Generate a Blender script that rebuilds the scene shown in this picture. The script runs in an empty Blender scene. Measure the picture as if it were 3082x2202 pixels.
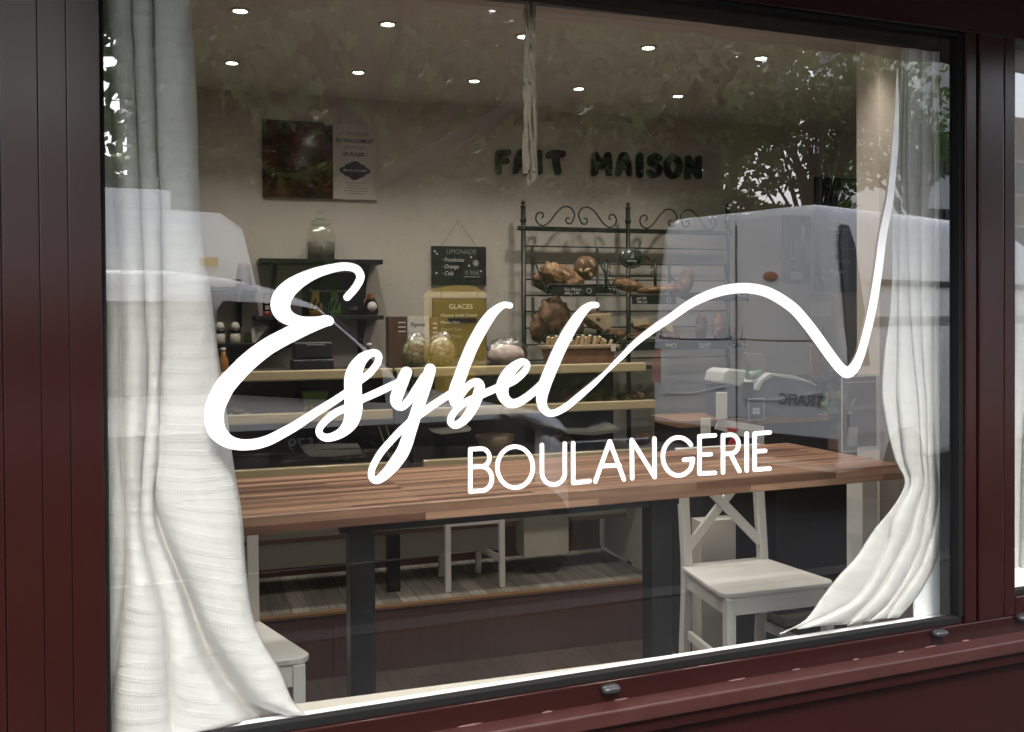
import bpy, bmesh, math, random
from mathutils import Vector, Matrix, Quaternion, noise as mnoise
random.seed(7)
R = math.radians
scene = bpy.context.scene
COL = scene.collection

# ------------------------------------------------------------------ camera
F, PX, PY = 2900.0, 1541.0, 989.0
YAW, PIT, ROLL = R(21.5), R(0.73), R(0.35)
CAM = Vector((0, -1.9, 1.55))
FW = Vector((math.sin(YAW)*math.cos(PIT), math.cos(YAW)*math.cos(PIT), -math.sin(PIT)))
RT0 = Vector((math.cos(YAW), -math.sin(YAW), 0)); UP0 = RT0.cross(FW)
RT = RT0*math.cos(ROLL) - UP0*math.sin(ROLL)
UP = UP0*math.cos(ROLL) + RT0*math.sin(ROLL)
cd = bpy.data.cameras.new('camera'); cam = bpy.data.objects.new('camera', cd); COL.objects.link(cam)
m = Matrix((RT, UP, -FW)).transposed().to_4x4(); m.translation = CAM
cam.matrix_world = m
cd.sensor_width = 36; cd.lens = 36*F/3082; cd.shift_x = 0; cd.shift_y = -(1101-PY)/3082
cd.clip_start = .05; cd.clip_end = 400
scene.camera = cam

A = R(3.1)                                    # the shop interior sits 3.1 degrees off the facade line
E1 = Vector((math.cos(A), -math.sin(A), 0)); NN = Vector((math.sin(A), math.cos(A), 0))
def ray(px, py): return FW + RT*((px-PX)/F) - UP*((py-PY)/F)
def onY(px, py, Y):
    d = ray(px, py); return CAM + d*((Y-CAM.y)/d.y)
def onZ(px, py, Z):
    d = ray(px, py); return CAM + d*((Z-CAM.z)/d.z)
def D(px, py, d):
    r = ray(px, py); p = CAM + r*((d-CAM.dot(NN))/r.dot(NN)); return Vector((p.dot(E1), d, p.z))
def ZI(px, py, Z):
    p = onZ(px, py, Z); return Vector((p.dot(E1), p.dot(NN), p.z))
def W(s, d, z): return E1*s + NN*d + Vector((0, 0, z))

# ------------------------------------------------------------------ materials
def mat(name, col, rough=.5, metal=0., var=.12, vscale=6., bump=0., bscale=60., coat=0., alpha=None, spec=.5, stretch=None, emit=None, es=1., trans=0., sheen=0.):
    m = bpy.data.materials.new(name); m.use_nodes = True; nt = m.node_tree; n = nt.nodes; L = nt.links
    b = n['Principled BSDF']
    b.inputs['Roughness'].default_value = rough; b.inputs['Metallic'].default_value = metal
    b.inputs['Specular IOR Level'].default_value = spec
    if coat: b.inputs['Coat Weight'].default_value = coat; b.inputs['Coat Roughness'].default_value = .08
    if trans: b.inputs['Transmission Weight'].default_value = trans
    if sheen: b.inputs['Sheen Weight'].default_value = sheen
    b.inputs['Base Color'].default_value = (*col, 1)
    tc = n.new('ShaderNodeTexCoord'); mp = n.new('ShaderNodeMapping'); L.new(tc.outputs['Object'], mp.inputs['Vector'])
    if stretch: mp.inputs['Scale'].default_value = stretch
    if var:
        nz = n.new('ShaderNodeTexNoise'); nz.inputs['Scale'].default_value = vscale; nz.inputs['Detail'].default_value = 5
        L.new(mp.outputs[0], nz.inputs['Vector'])
        mx = n.new('ShaderNodeMix'); mx.data_type = 'RGBA'
        mx.inputs[6].default_value = (*[c*(1-var) for c in col], 1); mx.inputs[7].default_value = (*[min(1, c*(1+var)) for c in col], 1)
        L.new(nz.outputs[0], mx.inputs[0]); L.new(mx.outputs[2], b.inputs['Base Color'])
        mr = n.new('ShaderNodeMapRange'); mr.inputs[3].default_value = max(.02, rough-.06); mr.inputs[4].default_value = min(1, rough+.08)
        L.new(nz.outputs[0], mr.inputs[0]); L.new(mr.outputs[0], b.inputs['Roughness'])
    if bump:
        n2 = n.new('ShaderNodeTexNoise'); n2.inputs['Scale'].default_value = bscale; n2.inputs['Detail'].default_value = 3
        L.new(mp.outputs[0], n2.inputs['Vector'])
        bp = n.new('ShaderNodeBump'); bp.inputs['Strength'].default_value = bump; bp.inputs['Distance'].default_value = .004
        L.new(n2.outputs[0], bp.inputs['Height']); L.new(bp.outputs[0], b.inputs['Normal'])
    if alpha is not None: b.inputs['Alpha'].default_value = alpha
    if emit: b.inputs['Emission Color'].default_value = (*emit, 1); b.inputs['Emission Strength'].default_value = es
    return m

def brickmat(name, c1, c2, mortar, bw, rh, ms, rough, axes='xy', bump=.2, grain=.25, squash=.5, bscale=(3, 60, 60), shift=(0, 0, 0)):
    m = bpy.data.materials.new(name); m.use_nodes = True; nt = m.node_tree; n = nt.nodes; L = nt.links
    b = n['Principled BSDF']; b.inputs['Roughness'].default_value = rough
    tc = n.new('ShaderNodeTexCoord'); sp = n.new('ShaderNodeSeparateXYZ'); L.new(tc.outputs['Object'], sp.inputs[0])
    cb = n.new('ShaderNodeCombineXYZ')
    if axes == 'xyz':
        ad = n.new('ShaderNodeMath'); ad.operation = 'ADD'; L.new(sp.outputs[1], ad.inputs[0]); L.new(sp.outputs[2], ad.inputs[1])
        L.new(sp.outputs[0], cb.inputs[0]); L.new(ad.outputs[0], cb.inputs[1])
    else:
        idx = {'x': 0, 'y': 1, 'z': 2}
        L.new(sp.outputs[idx[axes[0]]], cb.inputs[0]); L.new(sp.outputs[idx[axes[1]]], cb.inputs[1])
    ms_ = n.new('ShaderNodeVectorMath'); ms_.operation = 'ADD'; ms_.inputs[1].default_value = shift
    L.new(cb.outputs[0], ms_.inputs[0])
    br = n.new('ShaderNodeTexBrick'); br.inputs['Scale'].default_value = 1; br.inputs['Brick Width'].default_value = bw
    br.inputs['Row Height'].default_value = rh; br.inputs['Mortar Size'].default_value = ms; br.inputs['Mortar Smooth'].default_value = .3
    br.offset = squash; br.offset_frequency = 2
    br.inputs['Color1'].default_value = (*c1, 1); br.inputs['Color2'].default_value = (*c2, 1); br.inputs['Mortar'].default_value = (*mortar, 1)
    L.new(ms_.outputs[0], br.inputs['Vector'])
    mp = n.new('ShaderNodeMapping'); mp.inputs['Scale'].default_value = bscale; L.new(ms_.outputs[0], mp.inputs[0])
    nz = n.new('ShaderNodeTexNoise'); nz.inputs['Scale'].default_value = 1; nz.inputs['Detail'].default_value = 6; L.new(mp.outputs[0], nz.inputs['Vector'])
    mr = n.new('ShaderNodeMapRange'); mr.inputs[1].default_value = .25; mr.inputs[2].default_value = .75
    mr.inputs[3].default_value = 1-grain; mr.inputs[4].default_value = 1+grain; L.new(nz.outputs[0], mr.inputs[0])
    mx = n.new('ShaderNodeVectorMath'); mx.operation = 'SCALE'
    L.new(br.outputs['Color'], mx.inputs[0]); L.new(mr.outputs[0], mx.inputs['Scale']); L.new(mx.outputs[0], b.inputs['Base Color'])
    bp = n.new('ShaderNodeBump'); bp.inputs['Strength'].default_value = bump; bp.inputs['Distance'].default_value = .002
    iv = n.new('ShaderNodeMath'); iv.operation = 'SUBTRACT'; L.new(nz.outputs[0], iv.inputs[0]); L.new(br.outputs['Fac'], iv.inputs[1])
    L.new(iv.outputs[0], bp.inputs['Height']); L.new(bp.outputs[0], b.inputs['Normal'])
    return m

def glassmat(name, ior, tint=(1, 1, 1), rough=0., extra=0., dust=0.):
    m = bpy.data.materials.new(name); m.use_nodes = True; nt = m.node_tree; n = nt.nodes; L = nt.links
    n.remove(n['Principled BSDF']); out = n['Material Output']
    t = n.new('ShaderNodeBsdfTransparent'); t.inputs[0].default_value = (*tint, 1)
    g = n.new('ShaderNodeBsdfGlossy'); g.inputs['Roughness'].default_value = rough; g.inputs[0].default_value = (1, 1, 1, 1)
    fr = n.new('ShaderNodeFresnel'); fr.inputs[0].default_value = ior
    ge = n.new('ShaderNodeNewGeometry'); iv = n.new('ShaderNodeMath'); iv.operation = 'SUBTRACT'; iv.inputs[0].default_value = 1; L.new(ge.outputs['Backfacing'], iv.inputs[1])
    mu = n.new('ShaderNodeMath'); mu.operation = 'MULTIPLY'; L.new(fr.outputs[0], mu.inputs[0]); L.new(iv.outputs[0], mu.inputs[1])
    ad = n.new('ShaderNodeMath'); ad.operation = 'ADD'; ad.inputs[1].default_value = extra; L.new(mu.outputs[0], ad.inputs[0])
    mx = n.new('ShaderNodeMixShader'); L.new(ad.outputs[0], mx.inputs[0]); L.new(t.outputs[0], mx.inputs[1]); L.new(g.outputs[0], mx.inputs[2])
    if dust:
        tc = n.new('ShaderNodeTexCoord'); nz = n.new('ShaderNodeTexNoise'); nz.inputs['Scale'].default_value = 3.5; nz.inputs['Detail'].default_value = 9; nz.inputs['Roughness'].default_value = .7
        mp = n.new('ShaderNodeMapping'); mp.inputs['Scale'].default_value = (1, 1, .45); L.new(tc.outputs['Object'], mp.inputs[0]); L.new(mp.outputs[0], nz.inputs['Vector'])
        r = n.new('ShaderNodeMapRange'); r.inputs[1].default_value = .42; r.inputs[2].default_value = .8; r.inputs[3].default_value = 0; r.inputs[4].default_value = dust; L.new(nz.outputs[0], r.inputs[0])
        df = n.new('ShaderNodeBsdfDiffuse'); df.inputs[0].default_value = (.7, .68, .64, 1)
        m2 = n.new('ShaderNodeMixShader'); L.new(r.outputs[0], m2.inputs[0]); L.new(mx.outputs[0], m2.inputs[1]); L.new(df.outputs[0], m2.inputs[2]); mx = m2
    L.new(mx.outputs[0], out.inputs[0])
    return m

def fabricmat(name, col, dot=200., band=.026, strength=.24):
    m = bpy.data.materials.new(name); m.use_nodes = True; nt = m.node_tree; n = nt.nodes; L = nt.links
    b = n['Principled BSDF']; b.inputs['Roughness'].default_value = .9; b.inputs['Specular IOR Level'].default_value = .15
    b.inputs['Sheen Weight'].default_value = .15
    uv = n.new('ShaderNodeUVMap'); uv.uv_map = 'UVMap'
    mp = n.new('ShaderNodeMapping'); mp.inputs['Scale'].default_value = (dot, dot*.8, 1); L.new(uv.outputs[0], mp.inputs[0])
    vo = n.new('ShaderNodeTexVoronoi'); vo.inputs['Scale'].default_value = 1; vo.inputs['Randomness'].default_value = .25; L.new(mp.outputs[0], vo.inputs['Vector'])
    sp = n.new('ShaderNodeSeparateXYZ'); L.new(uv.outputs[0], sp.inputs[0])
    nzb = n.new('ShaderNodeTexNoise'); nzb.inputs['Scale'].default_value = 4; L.new(uv.outputs[0], nzb.inputs['Vector'])
    ph = n.new('ShaderNodeMath'); ph.operation = 'MULTIPLY_ADD'; ph.inputs[1].default_value = 2*math.pi/band; L.new(sp.outputs[1], ph.inputs[0]); 
    sc = n.new('ShaderNodeMath'); sc.operation = 'MULTIPLY'; sc.inputs[1].default_value = 14; L.new(nzb.outputs[0], sc.inputs[0]); L.new(sc.outputs[0], ph.inputs[2])
    sn = n.new('ShaderNodeMath'); sn.operation = 'SINE'; L.new(ph.outputs[0], sn.inputs[0])
    rg = n.new('ShaderNodeMapRange'); rg.inputs[1].default_value = -.2; rg.inputs[2].default_value = .7; L.new(sn.outputs[0], rg.inputs[0])
    dt = n.new('ShaderNodeMapRange'); dt.inputs[1].default_value = .1; dt.inputs[2].default_value = .42; L.new(vo.outputs['Distance'], dt.inputs[0])
    mu = n.new('ShaderNodeMath'); mu.operation = 'MULTIPLY'; L.new(dt.outputs[0], mu.inputs[0]); L.new(rg.outputs[0], mu.inputs[1])
    wv = n.new('ShaderNodeTexNoise'); wv.inputs['Scale'].default_value = 420; L.new(uv.outputs[0], wv.inputs['Vector'])
    a2 = n.new('ShaderNodeMath'); a2.operation = 'MULTIPLY_ADD'; a2.inputs[1].default_value = .35; L.new(wv.outputs[0], a2.inputs[0]); L.new(mu.outputs[0], a2.inputs[2])
    bp = n.new('ShaderNodeBump'); bp.inputs['Strength'].default_value = strength; bp.inputs['Distance'].default_value = .003
    L.new(a2.outputs[0], bp.inputs['Height']); L.new(bp.outputs[0], b.inputs['Normal'])
    mx = n.new('ShaderNodeMix'); mx.data_type = 'RGBA'; mx.inputs[6].default_value = (*[c*.97 for c in col], 1); mx.inputs[7].default_value = (*col, 1)
    iv = n.new('ShaderNodeMath'); iv.operation = 'SUBTRACT'; iv.inputs[0].default_value = 1; L.new(mu.outputs[0], iv.inputs[1])
    L.new(iv.outputs[0], mx.inputs[0]); L.new(mx.outputs[2], b.inputs['Base Color'])
    # thin cloth lets some daylight through
    tr = n.new('ShaderNodeBsdfTranslucent'); L.new(mx.outputs[2], tr.inputs[0]); L.new(bp.outputs[0], tr.inputs['Normal'])
    ms = n.new('ShaderNodeMixShader'); ms.inputs[0].default_value = .05
    L.new(b.outputs[0], ms.inputs[1]); L.new(tr.outputs[0], ms.inputs[2]); L.new(ms.outputs[0], n['Material Output'].inputs[0])
    return m

M = {}
M['maroon'] = mat('maroon_paint', (.0165, .0044, .0037), .20, var=.22, vscale=2.2, bump=.0, spec=.32)
M['maroon_dusty'] = mat('maroon_ledge', (.036, .0115, .010), .36, var=.3, vscale=26, bump=.06, bscale=40)
M['black_rubber'] = mat('rubber_seal', (.004, .004, .0045), .75, var=.2, spec=.2)
M['black_plastic'] = mat('black_plastic', (.018, .018, .02), .38, var=.1, bump=.1, bscale=120)
M['dark_iron'] = mat('dark_iron', (.006, .006, .007), .42, metal=0, var=.2, bump=.15, bscale=90)
M['vinyl'] = mat('white_vinyl', (.9, .9, .92), .45, var=.015, vscale=2)
M['curtain'] = fabricmat('curtain_cloth', (.615, .592, .575))
M['curtain2'] = fabricmat('curtain_cloth_second', (.60, .578, .56), dot=230., band=.03, strength=.22)
M['sill'] = mat('white_sill_paint', (.86, .86, .87), .3, var=.03, vscale=8, bump=.03)
M['wall'] = mat('beige_plaster', (.475, .43, .38), .85, var=.05, vscale=2.5, bump=.08, bscale=70)
M['wall_right'] = mat('cream_plaster', (.47, .41, .36), .85, var=.05, vscale=2.5, bump=.08, bscale=70)
M['ceiling'] = mat('ceiling_paint', (.62, .575, .545), .9, var=.04, vscale=1.5)
M['floor'] = brickmat('dark_plank_floor', (.085, .055, .045), (.05, .034, .028), (.02, .014, .012), .9, .11, .002, .5, 'yx', grain=.35)
M['greyplank'] = brickmat('grey_plank_floor', (.30, .275, .235), (.17, .155, .13), (.06, .055, .05), .8, .075, .002, .5, 'yx', grain=.4)
M['riser'] = mat('brown_laminate', (.10, .048, .038), .45, var=.28, vscale=2.2, stretch=(28, 28, 1.2))
M['wood_table'] = brickmat('butcher_block', (.47, .275, .175), (.095, .040, .028), (.16, .085, .055), .50, .0225, .0006, .33, 'xyz', bump=.08, grain=.22, squash=.37, bscale=(5, 90, 90))
M['wood_yellow'] = mat('pale_wood', (.42, .34, .20), .28, coat=.4, var=.12, vscale=3, stretch=(2, 40, 40))
M['wood_trim'] = mat('brown_wood', (.20, .105, .05), .45, var=.2, vscale=3, stretch=(2, 40, 40))
M['white_paint'] = mat('white_painted_wood', (.68, .665, .64), .38, var=.03, vscale=9, bump=.03)
M['cream_panel'] = mat('cream_panel', (.46, .44, .36), .5, var=.06, vscale=3)
M['dark_inside'] = mat('dark_interior', (.02, .017, .015), .6, var=.2)
M['chalk_black'] = mat('chalkboard', (.009, .009, .010), .5, var=.25, vscale=14)
M['chalk'] = mat('chalk', (.62, .62, .6), .9, var=.3, vscale=160)
M['chalk_dim'] = mat('chalk_faint', (.24, .25, .23), .9, var=.4, vscale=160)
M['letter_black'] = mat('gloss_black_letters', (.006, .006, .006), .22, var=.1)
M['rope'] = mat('cotton_rope', (.60, .49, .385), .95, var=.2, vscale=60, bump=.6, bscale=260, stretch=(1, 1, .15))
M['glass_jar'] = glassmat('jar_glass', 1.5, (.93, .95, .92), .0, .05)
M['glass_case'] = glassmat('case_glass', 1.35, (.93, .94, .93))
M['window_glass'] = glassmat('window_glass', 2.3, (.92, .935, .93), dust=.003)
M['acrylic'] = glassmat('clear_acrylic', 1.5, (.92, .93, .95), .03, .06)
M['film'] = glassmat('clear_film', 1.45, (.93, .93, .93), .18, .06)
M['steel'] = mat('steel', (.55, .55, .56), .3, metal=1., var=.05)
def noisecol(name, cols, scale, rough=.7, bump=.5, detail=6, dist=0., bscale=None):
    m = bpy.data.materials.new(name); m.use_nodes = True; nt = m.node_tree; n = nt.nodes; L = nt.links
    b = n['Principled BSDF']; b.inputs['Roughness'].default_value = rough
    tc = n.new('ShaderNodeTexCoord'); nz = n.new('ShaderNodeTexNoise'); nz.inputs['Scale'].default_value = scale; nz.inputs['Detail'].default_value = detail
    nz.inputs['Distortion'].default_value = dist
    L.new(tc.outputs['Object'], nz.inputs['Vector'])
    cr = n.new('ShaderNodeValToRGB'); els = cr.color_ramp.elements
    for i, (p, c) in enumerate(cols):
        e = els[i] if i < 2 else els.new(p)
        e.position = p; e.color = (*c, 1)
    L.new(nz.outputs[0], cr.inputs[0]); L.new(cr.outputs[0], b.inputs['Base Color'])
    bp = n.new('ShaderNodeBump'); bp.inputs['Strength'].default_value = bump; bp.inputs['Distance'].default_value = .006
    L.new(nz.outputs[0], bp.inputs['Height']); L.new(bp.outputs[0], b.inputs['Normal'])
    return m
M['bread'] = noisecol('bread_crust', [(.3, (.07, .028, .012)), (.5, (.19, .085, .035)), (.7, (.42, .27, .14))], 26, .7, .7)
M['bread_dark'] = noisecol('dark_bread_crust', [(.3, (.04, .018, .01)), (.5, (.12, .052, .024)), (.72, (.3, .17, .09))], 22, .7, .7)
M['paper'] = mat('kraft_paper', (.55, .44, .27), .8, var=.1, vscale=10, bump=.2, bscale=30)
M['white_card'] = mat('white_card', (.58, .55, .50), .7, var=.05, vscale=8)
M['green'] = mat('green_paper', (.10, .19, .045), .6, var=.2, vscale=12)
M['asphalt'] = mat('asphalt', (.028, .028, .030), .9, var=.3, vscale=3, bump=.5, bscale=120)
M['paving'] = brickmat('pavement_slabs', (.028, .027, .027), (.022, .0215, .021), (.013, .013, .013), .6, .4, .006, .8, 'xy', grain=.2, bscale=(14, 14, 14))
M['kerb'] = mat('kerb_stone', (.08, .078, .075), .85, var=.2, vscale=8)
M['white_car'] = mat('white_car_paint', (.87, .865, .85), .25, var=.02, coat=.6)
M['car_glass'] = mat('tinted_car_glass', (.006, .007, .008), .06, var=.0)
M['car_dark'] = mat('dark_car_trim', (.02, .02, .022), .5, var=.1)
M['tyre'] = mat('tyre_rubber', (.02, .02, .02), .8, var=.1)
M['tail_red'] = mat('red_lamp', (.35, .02, .015), .2, var=.0)
M['yellow'] = mat('yellow_post_paint', (.78, .50, .05), .35, var=.05)
M['brick'] = brickmat('red_brick_wall', (.34, .12, .085), (.24, .085, .06), (.3, .27, .24), .22, .075, .012, .85, 'xz', grain=.2, bscale=(10, 10, 10))
M['render_white'] = mat('white_render', (.74, .73, .71), .8, var=.06, vscale=1)
M['roof'] = mat('slate_roof', (.09, .09, .1), .7, var=.2)
M['bark'] = mat('bark', (.05, .043, .035), .9, var=.4, vscale=8, bump=.6, bscale=20)
def leafmat(name, c1, c2):
    m = bpy.data.materials.new(name); m.use_nodes = True; nt = m.node_tree; n = nt.nodes; L = nt.links
    b = n['Principled BSDF']; b.inputs['Roughness'].default_value = .5
    oi = n.new('ShaderNodeTexCoord'); nz = n.new('ShaderNodeTexNoise'); nz.inputs['Scale'].default_value = 2.2; nz.inputs['Detail'].default_value = 8
    L.new(oi.outputs['Object'], nz.inputs['Vector'])
    mx = n.new('ShaderNodeMix'); mx.data_type = 'RGBA'; mx.inputs[6].default_value = (*c1, 1); mx.inputs[7].default_value = (*c2, 1)
    L.new(nz.outputs[0], mx.inputs[0]); L.new(mx.outputs[2], b.inputs['Base Color'])
    t = n.new('ShaderNodeBsdfTranslucent'); L.new(mx.outputs[2], t.inputs[0])
    ms = n.new('ShaderNodeMixShader'); ms.inputs[0].default_value = .35; L.new(b.outputs[0], ms.inputs[1]); L.new(t.outputs[0], ms.inputs[2])
    L.new(ms.outputs[0], n['Material Output'].inputs[0]); return m
M['leaf'] = leafmat('plane_leaves', (.09, .14, .035), (.17, .24, .075))
M['leaf_dark'] = leafmat('dark_leaves', (.05, .082, .024), (.125, .18, .055))
M['hedge'] = leafmat('hedge_leaves', (.05, .09, .02), (.15, .22, .06))
M['awning'] = mat('taupe_awning_cloth', (.23, .19, .175), .9, var=.08, vscale=3, bump=.2, bscale=200)

# ------------------------------------------------------------------ mesh builder
class MB:
    def __init__(self): self.v = []; self.f = []; self.sm = []; self.uv = {}
    def add(self, verts, faces, smooth=False):
        o = len(self.v); self.v += [Vector(p) for p in verts]
        for f in faces: self.f.append([i+o for i in f]); self.sm.append(smooth)
        return o
    def box(self, x0, x1, y0, y1, z0, z1, tf=None):
        p = [(x, y, z) for z in (z0, z1) for y in (y0, y1) for x in (x0, x1)]
        if tf: p = [tf(Vector(q)) for q in p]
        self.add(p, [(0, 2, 3, 1), (4, 5, 7, 6), (0, 1, 5, 4), (2, 6, 7, 3), (0, 4, 6, 2), (1, 3, 7, 5)]); return self
    def beam(self, a, b, w, h, up=(0, 0, 1)):
        a, b = Vector(a), Vector(b); d = (b-a); l = d.length; d.normalize(); u = Vector(up); s = d.cross(u)
        if s.length < 1e-4: s = d.cross(Vector((0, 1, 0)))
        s.normalize(); u = s.cross(d)
        def tf(q): return a + d*q.x + s*q.y + u*q.z
        return self.box(0, l, -w/2, w/2, -h/2, h/2, tf)
    def tube(self, pts, r, n=8, caps=True):
        pts = [Vector(p) for p in pts]; rs = r if isinstance(r, (list, tuple)) else [r]*len(pts)
        rings = []; prev = None
        for i, p in enumerate(pts):
            t = (pts[min(i+1, len(pts)-1)] - pts[max(i-1, 0)]).normalized()
            if prev is None:
                a = Vector((0, 0, 1)) if abs(t.z) < .9 else Vector((1, 0, 0)); s = t.cross(a).normalized()
            else:
                s = (prev - t*prev.dot(t))
                if s.length < 1e-5: s = t.orthogonal()
                s.normalize()
            prev = s; u = t.cross(s)
            rings.append([p + (s*math.cos(2*math.pi*k/n) + u*math.sin(2*math.pi*k/n))*rs[i] for k in range(n)])
        self.loft(rings, caps, True); return self
    def loft(self, rings, caps=True, smooth=True, closed=True):
        n = len(rings[0]); o = len(self.v)
        for r in rings: self.v += [Vector(p) for p in r]
        for i in range(len(rings)-1):
            for k in range(n if closed else n-1):
                a, b = o+i*n+k, o+i*n+(k+1) % n
                self.f.append([a, b, b+n, a+n]); self.sm.append(smooth)
        if caps:
            self.f.append([o+k for k in range(n)][::-1]); self.sm.append(False)
            self.f.append([o+(len(rings)-1)*n+k for k in range(n)]); self.sm.append(False)
        return self
    def lathe(self, c, prof, n=24, axis='z', sx=1., sy=1., caps=True):
        c = Vector(c); rings = []
        for r, z in prof:
            r = max(r, 1e-4)
            if axis == 'z': rings.append([c + Vector((r*sx*math.cos(2*math.pi*k/n), r*sy*math.sin(2*math.pi*k/n), z)) for k in range(n)])
            elif axis == 'y': rings.append([c + Vector((r*sx*math.cos(2*math.pi*k/n), z, r*sy*math.sin(2*math.pi*k/n))) for k in range(n)])
            else: rings.append([c + Vector((z, r*sx*math.cos(2*math.pi*k/n), r*sy*math.sin(2*math.pi*k/n))) for k in range(n)])
        return self.loft(rings, caps, True)
    def prism(self, poly, vec):
        n = len(poly); vec = Vector(vec); p = [Vector(q) for q in poly]
        self.add(p + [q+vec for q in p], [list(range(n))[::-1], [n+i for i in range(n)]] + [[i, (i+1) % n, n+(i+1) % n, n+i] for i in range(n)]); return self
    def blob(self, c, r, amp=.08, freq=3., seg=20, rings=12, rot=None, seed=0, flat=None):
        c = Vector(c); vs = []; fs = []
        for i in range(rings+1):
            th = math.pi*i/rings
            for k in range(seg):
                ph = 2*math.pi*k/seg
                q = Vector((math.sin(th)*math.cos(ph), math.sin(th)*math.sin(ph), math.cos(th)))
                dn = 1 + amp*mnoise.noise(q*freq + Vector((seed*3.7, seed, -seed))) + amp*.5*mnoise.noise(q*freq*2.3 + Vector((seed, 5, seed)))
                q = Vector((q.x*r[0], q.y*r[1], q.z*r[2]))*dn
                if flat is not None: q.z = max(q.z, -r[2]*flat)
                if rot: q = rot @ q
                vs.append(c+q)
        for i in range(rings):
            for k in range(seg): fs.append([i*seg+k, (i+1)*seg+k, (i+1)*seg+(k+1) % seg, i*seg+(k+1) % seg])
        self.add(vs, fs, True); return self
    def build(self, name, material, parent=None, base=None, frame='int', bevel=0., seg=2, subd=0, uv=None, extra=None, recalc=True):
        me = bpy.data.meshes.new(name)
        if parent is not None: b = Vector(parent['_b']); frame = parent['_f']
        else: b = Vector(base if base is not None else (sum((v.x for v in self.v))/len(self.v), sum((v.y for v in self.v))/len(self.v), min(v.z for v in self.v)))
        me.from_pydata([tuple(v-b) for v in self.v], [], self.f)
        me.polygons.foreach_set('use_smooth', self.sm)
        if recalc:
            bm = bmesh.new(); bm.from_mesh(me); bmesh.ops.recalc_face_normals(bm, faces=bm.faces); bm.to_mesh(me); bm.free()
        if uv:
            l = me.uv_layers.new(name='UVMap')
            for lp in me.loops: l.data[lp.index].uv = uv[lp.vertex_index]
        o = bpy.data.objects.new(name, me); COL.objects.link(o)
        me.materials.append(material)
        for e in extra or []: me.materials.append(e)
        o['_b'] = tuple(b); o['_f'] = frame
        if parent is not None: o.parent = parent
        else: place(o, b, frame)
        if bevel:
            md = o.modifiers.new('bevel', 'BEVEL'); md.width = bevel; md.segments = seg; md.limit_method = 'ANGLE'; md.angle_limit = R(40); md.harden_normals = False
        if subd:
            md = o.modifiers.new('smooth', 'SUBSURF'); md.levels = md.render_levels = subd
        return o
def place(o, b, frame):
    b = Vector(b)
    if frame == 'int': o.location = W(*b); o.rotation_euler = (0, 0, -A)
    else: o.location = b
def thing(name, label, cat, base, frame='int', group=None):
    o = bpy.data.objects.new(name, None); COL.objects.link(o); o.empty_display_size = .1
    place(o, base, frame); o['_b'] = tuple(base); o['_f'] = frame
    return tag(o, label, cat, group)
def tag(o, label, cat, group=None):
    o['label'] = label; o['category'] = cat
    if group: o['group'] = group
    return o
def struct(o): o['kind'] = 'structure'; return o

def catmull(pts, per=8, closed=False):
    n = len(pts); out = []
    def P(i): return pts[i % n] if closed else pts[max(0, min(n-1, i))]
    for i in range(n if closed else n-1):
        p0, p1, p2, p3 = P(i-1), P(i), P(i+1), P(i+2)
        for j in range(per):
            t = j/per
            out.append(tuple(.5*((2*b) + (-a+c)*t + (2*a-5*b+4*c-d)*t*t + (-a+3*b-3*c+d)*t**3) for a, b, c, d in zip(p0, p1, p2, p3)))
    if not closed: out.append(tuple(pts[-1]))
    return out
def ribbon(mb, pts, fn, thick, off=0., per=8, closed=False, caps=True):
    """flat stroke of varying width; pts (x, y, w) in a plane, fn maps (x, y, depth) to space"""
    q = catmull(pts, per, closed) if per > 1 else list(pts)
    n = len(q); rake = .00012 if per > 6 else 0.; Lf = []; Rt = []
    for i in range(n):
        if closed: a, b = q[i-1], q[(i+1) % n]
        else: a, b = q[max(0, i-1)], q[min(n-1, i+1)]
        dx, dy = b[0]-a[0], b[1]-a[1]; l = math.hypot(dx, dy) or 1
        nx, ny = -dy/l, dx/l; x, y, w = q[i]
        Lf.append((x+nx*w/2, y+ny*w/2)); Rt.append((x-nx*w/2, y-ny*w/2))
    fr = [fn(x, y, off-rake*i/n) for i, (x, y) in enumerate(Lf)] + [fn(x, y, off-rake*i/n) for i, (x, y) in enumerate(Rt)]
    bk = [fn(x, y, off+thick) for x, y in Lf] + [fn(x, y, off+thick) for x, y in Rt]
    fs = []; N2 = 2*n
    for i in range(n if closed else n-1):
        j = (i+1) % n
        fs += [[i, j, n+j, n+i], [N2+i, N2+n+i, N2+n+j, N2+j], [i, N2+i, N2+j, j], [n+i, n+j, N2+n+j, N2+n+i]]
    if not closed: fs += [[0, n, N2+n, N2], [n-1, N2+n-1, N2+2*n-1, 2*n-1]]
    mb.add(fr+bk, fs)
    if caps and not closed:
        for (x, y, w), rk in ((q[0], 0), (q[-1], rake)):
            c = [(x+w/2*math.cos(a), y+w/2*math.sin(a)) for a in [2*math.pi*k/20 for k in range(20)]]
            o2 = off-rk-.00002
            mb.add([fn(a, b, o2) for a, b in c]+[fn(a, b, off+thick) for a, b in c], [list(range(20)), [20+k for k in range(20)][::-1]]+[[k, (k+1) % 20, 20+(k+1) % 20, 20+k] for k in range(20)])

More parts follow.
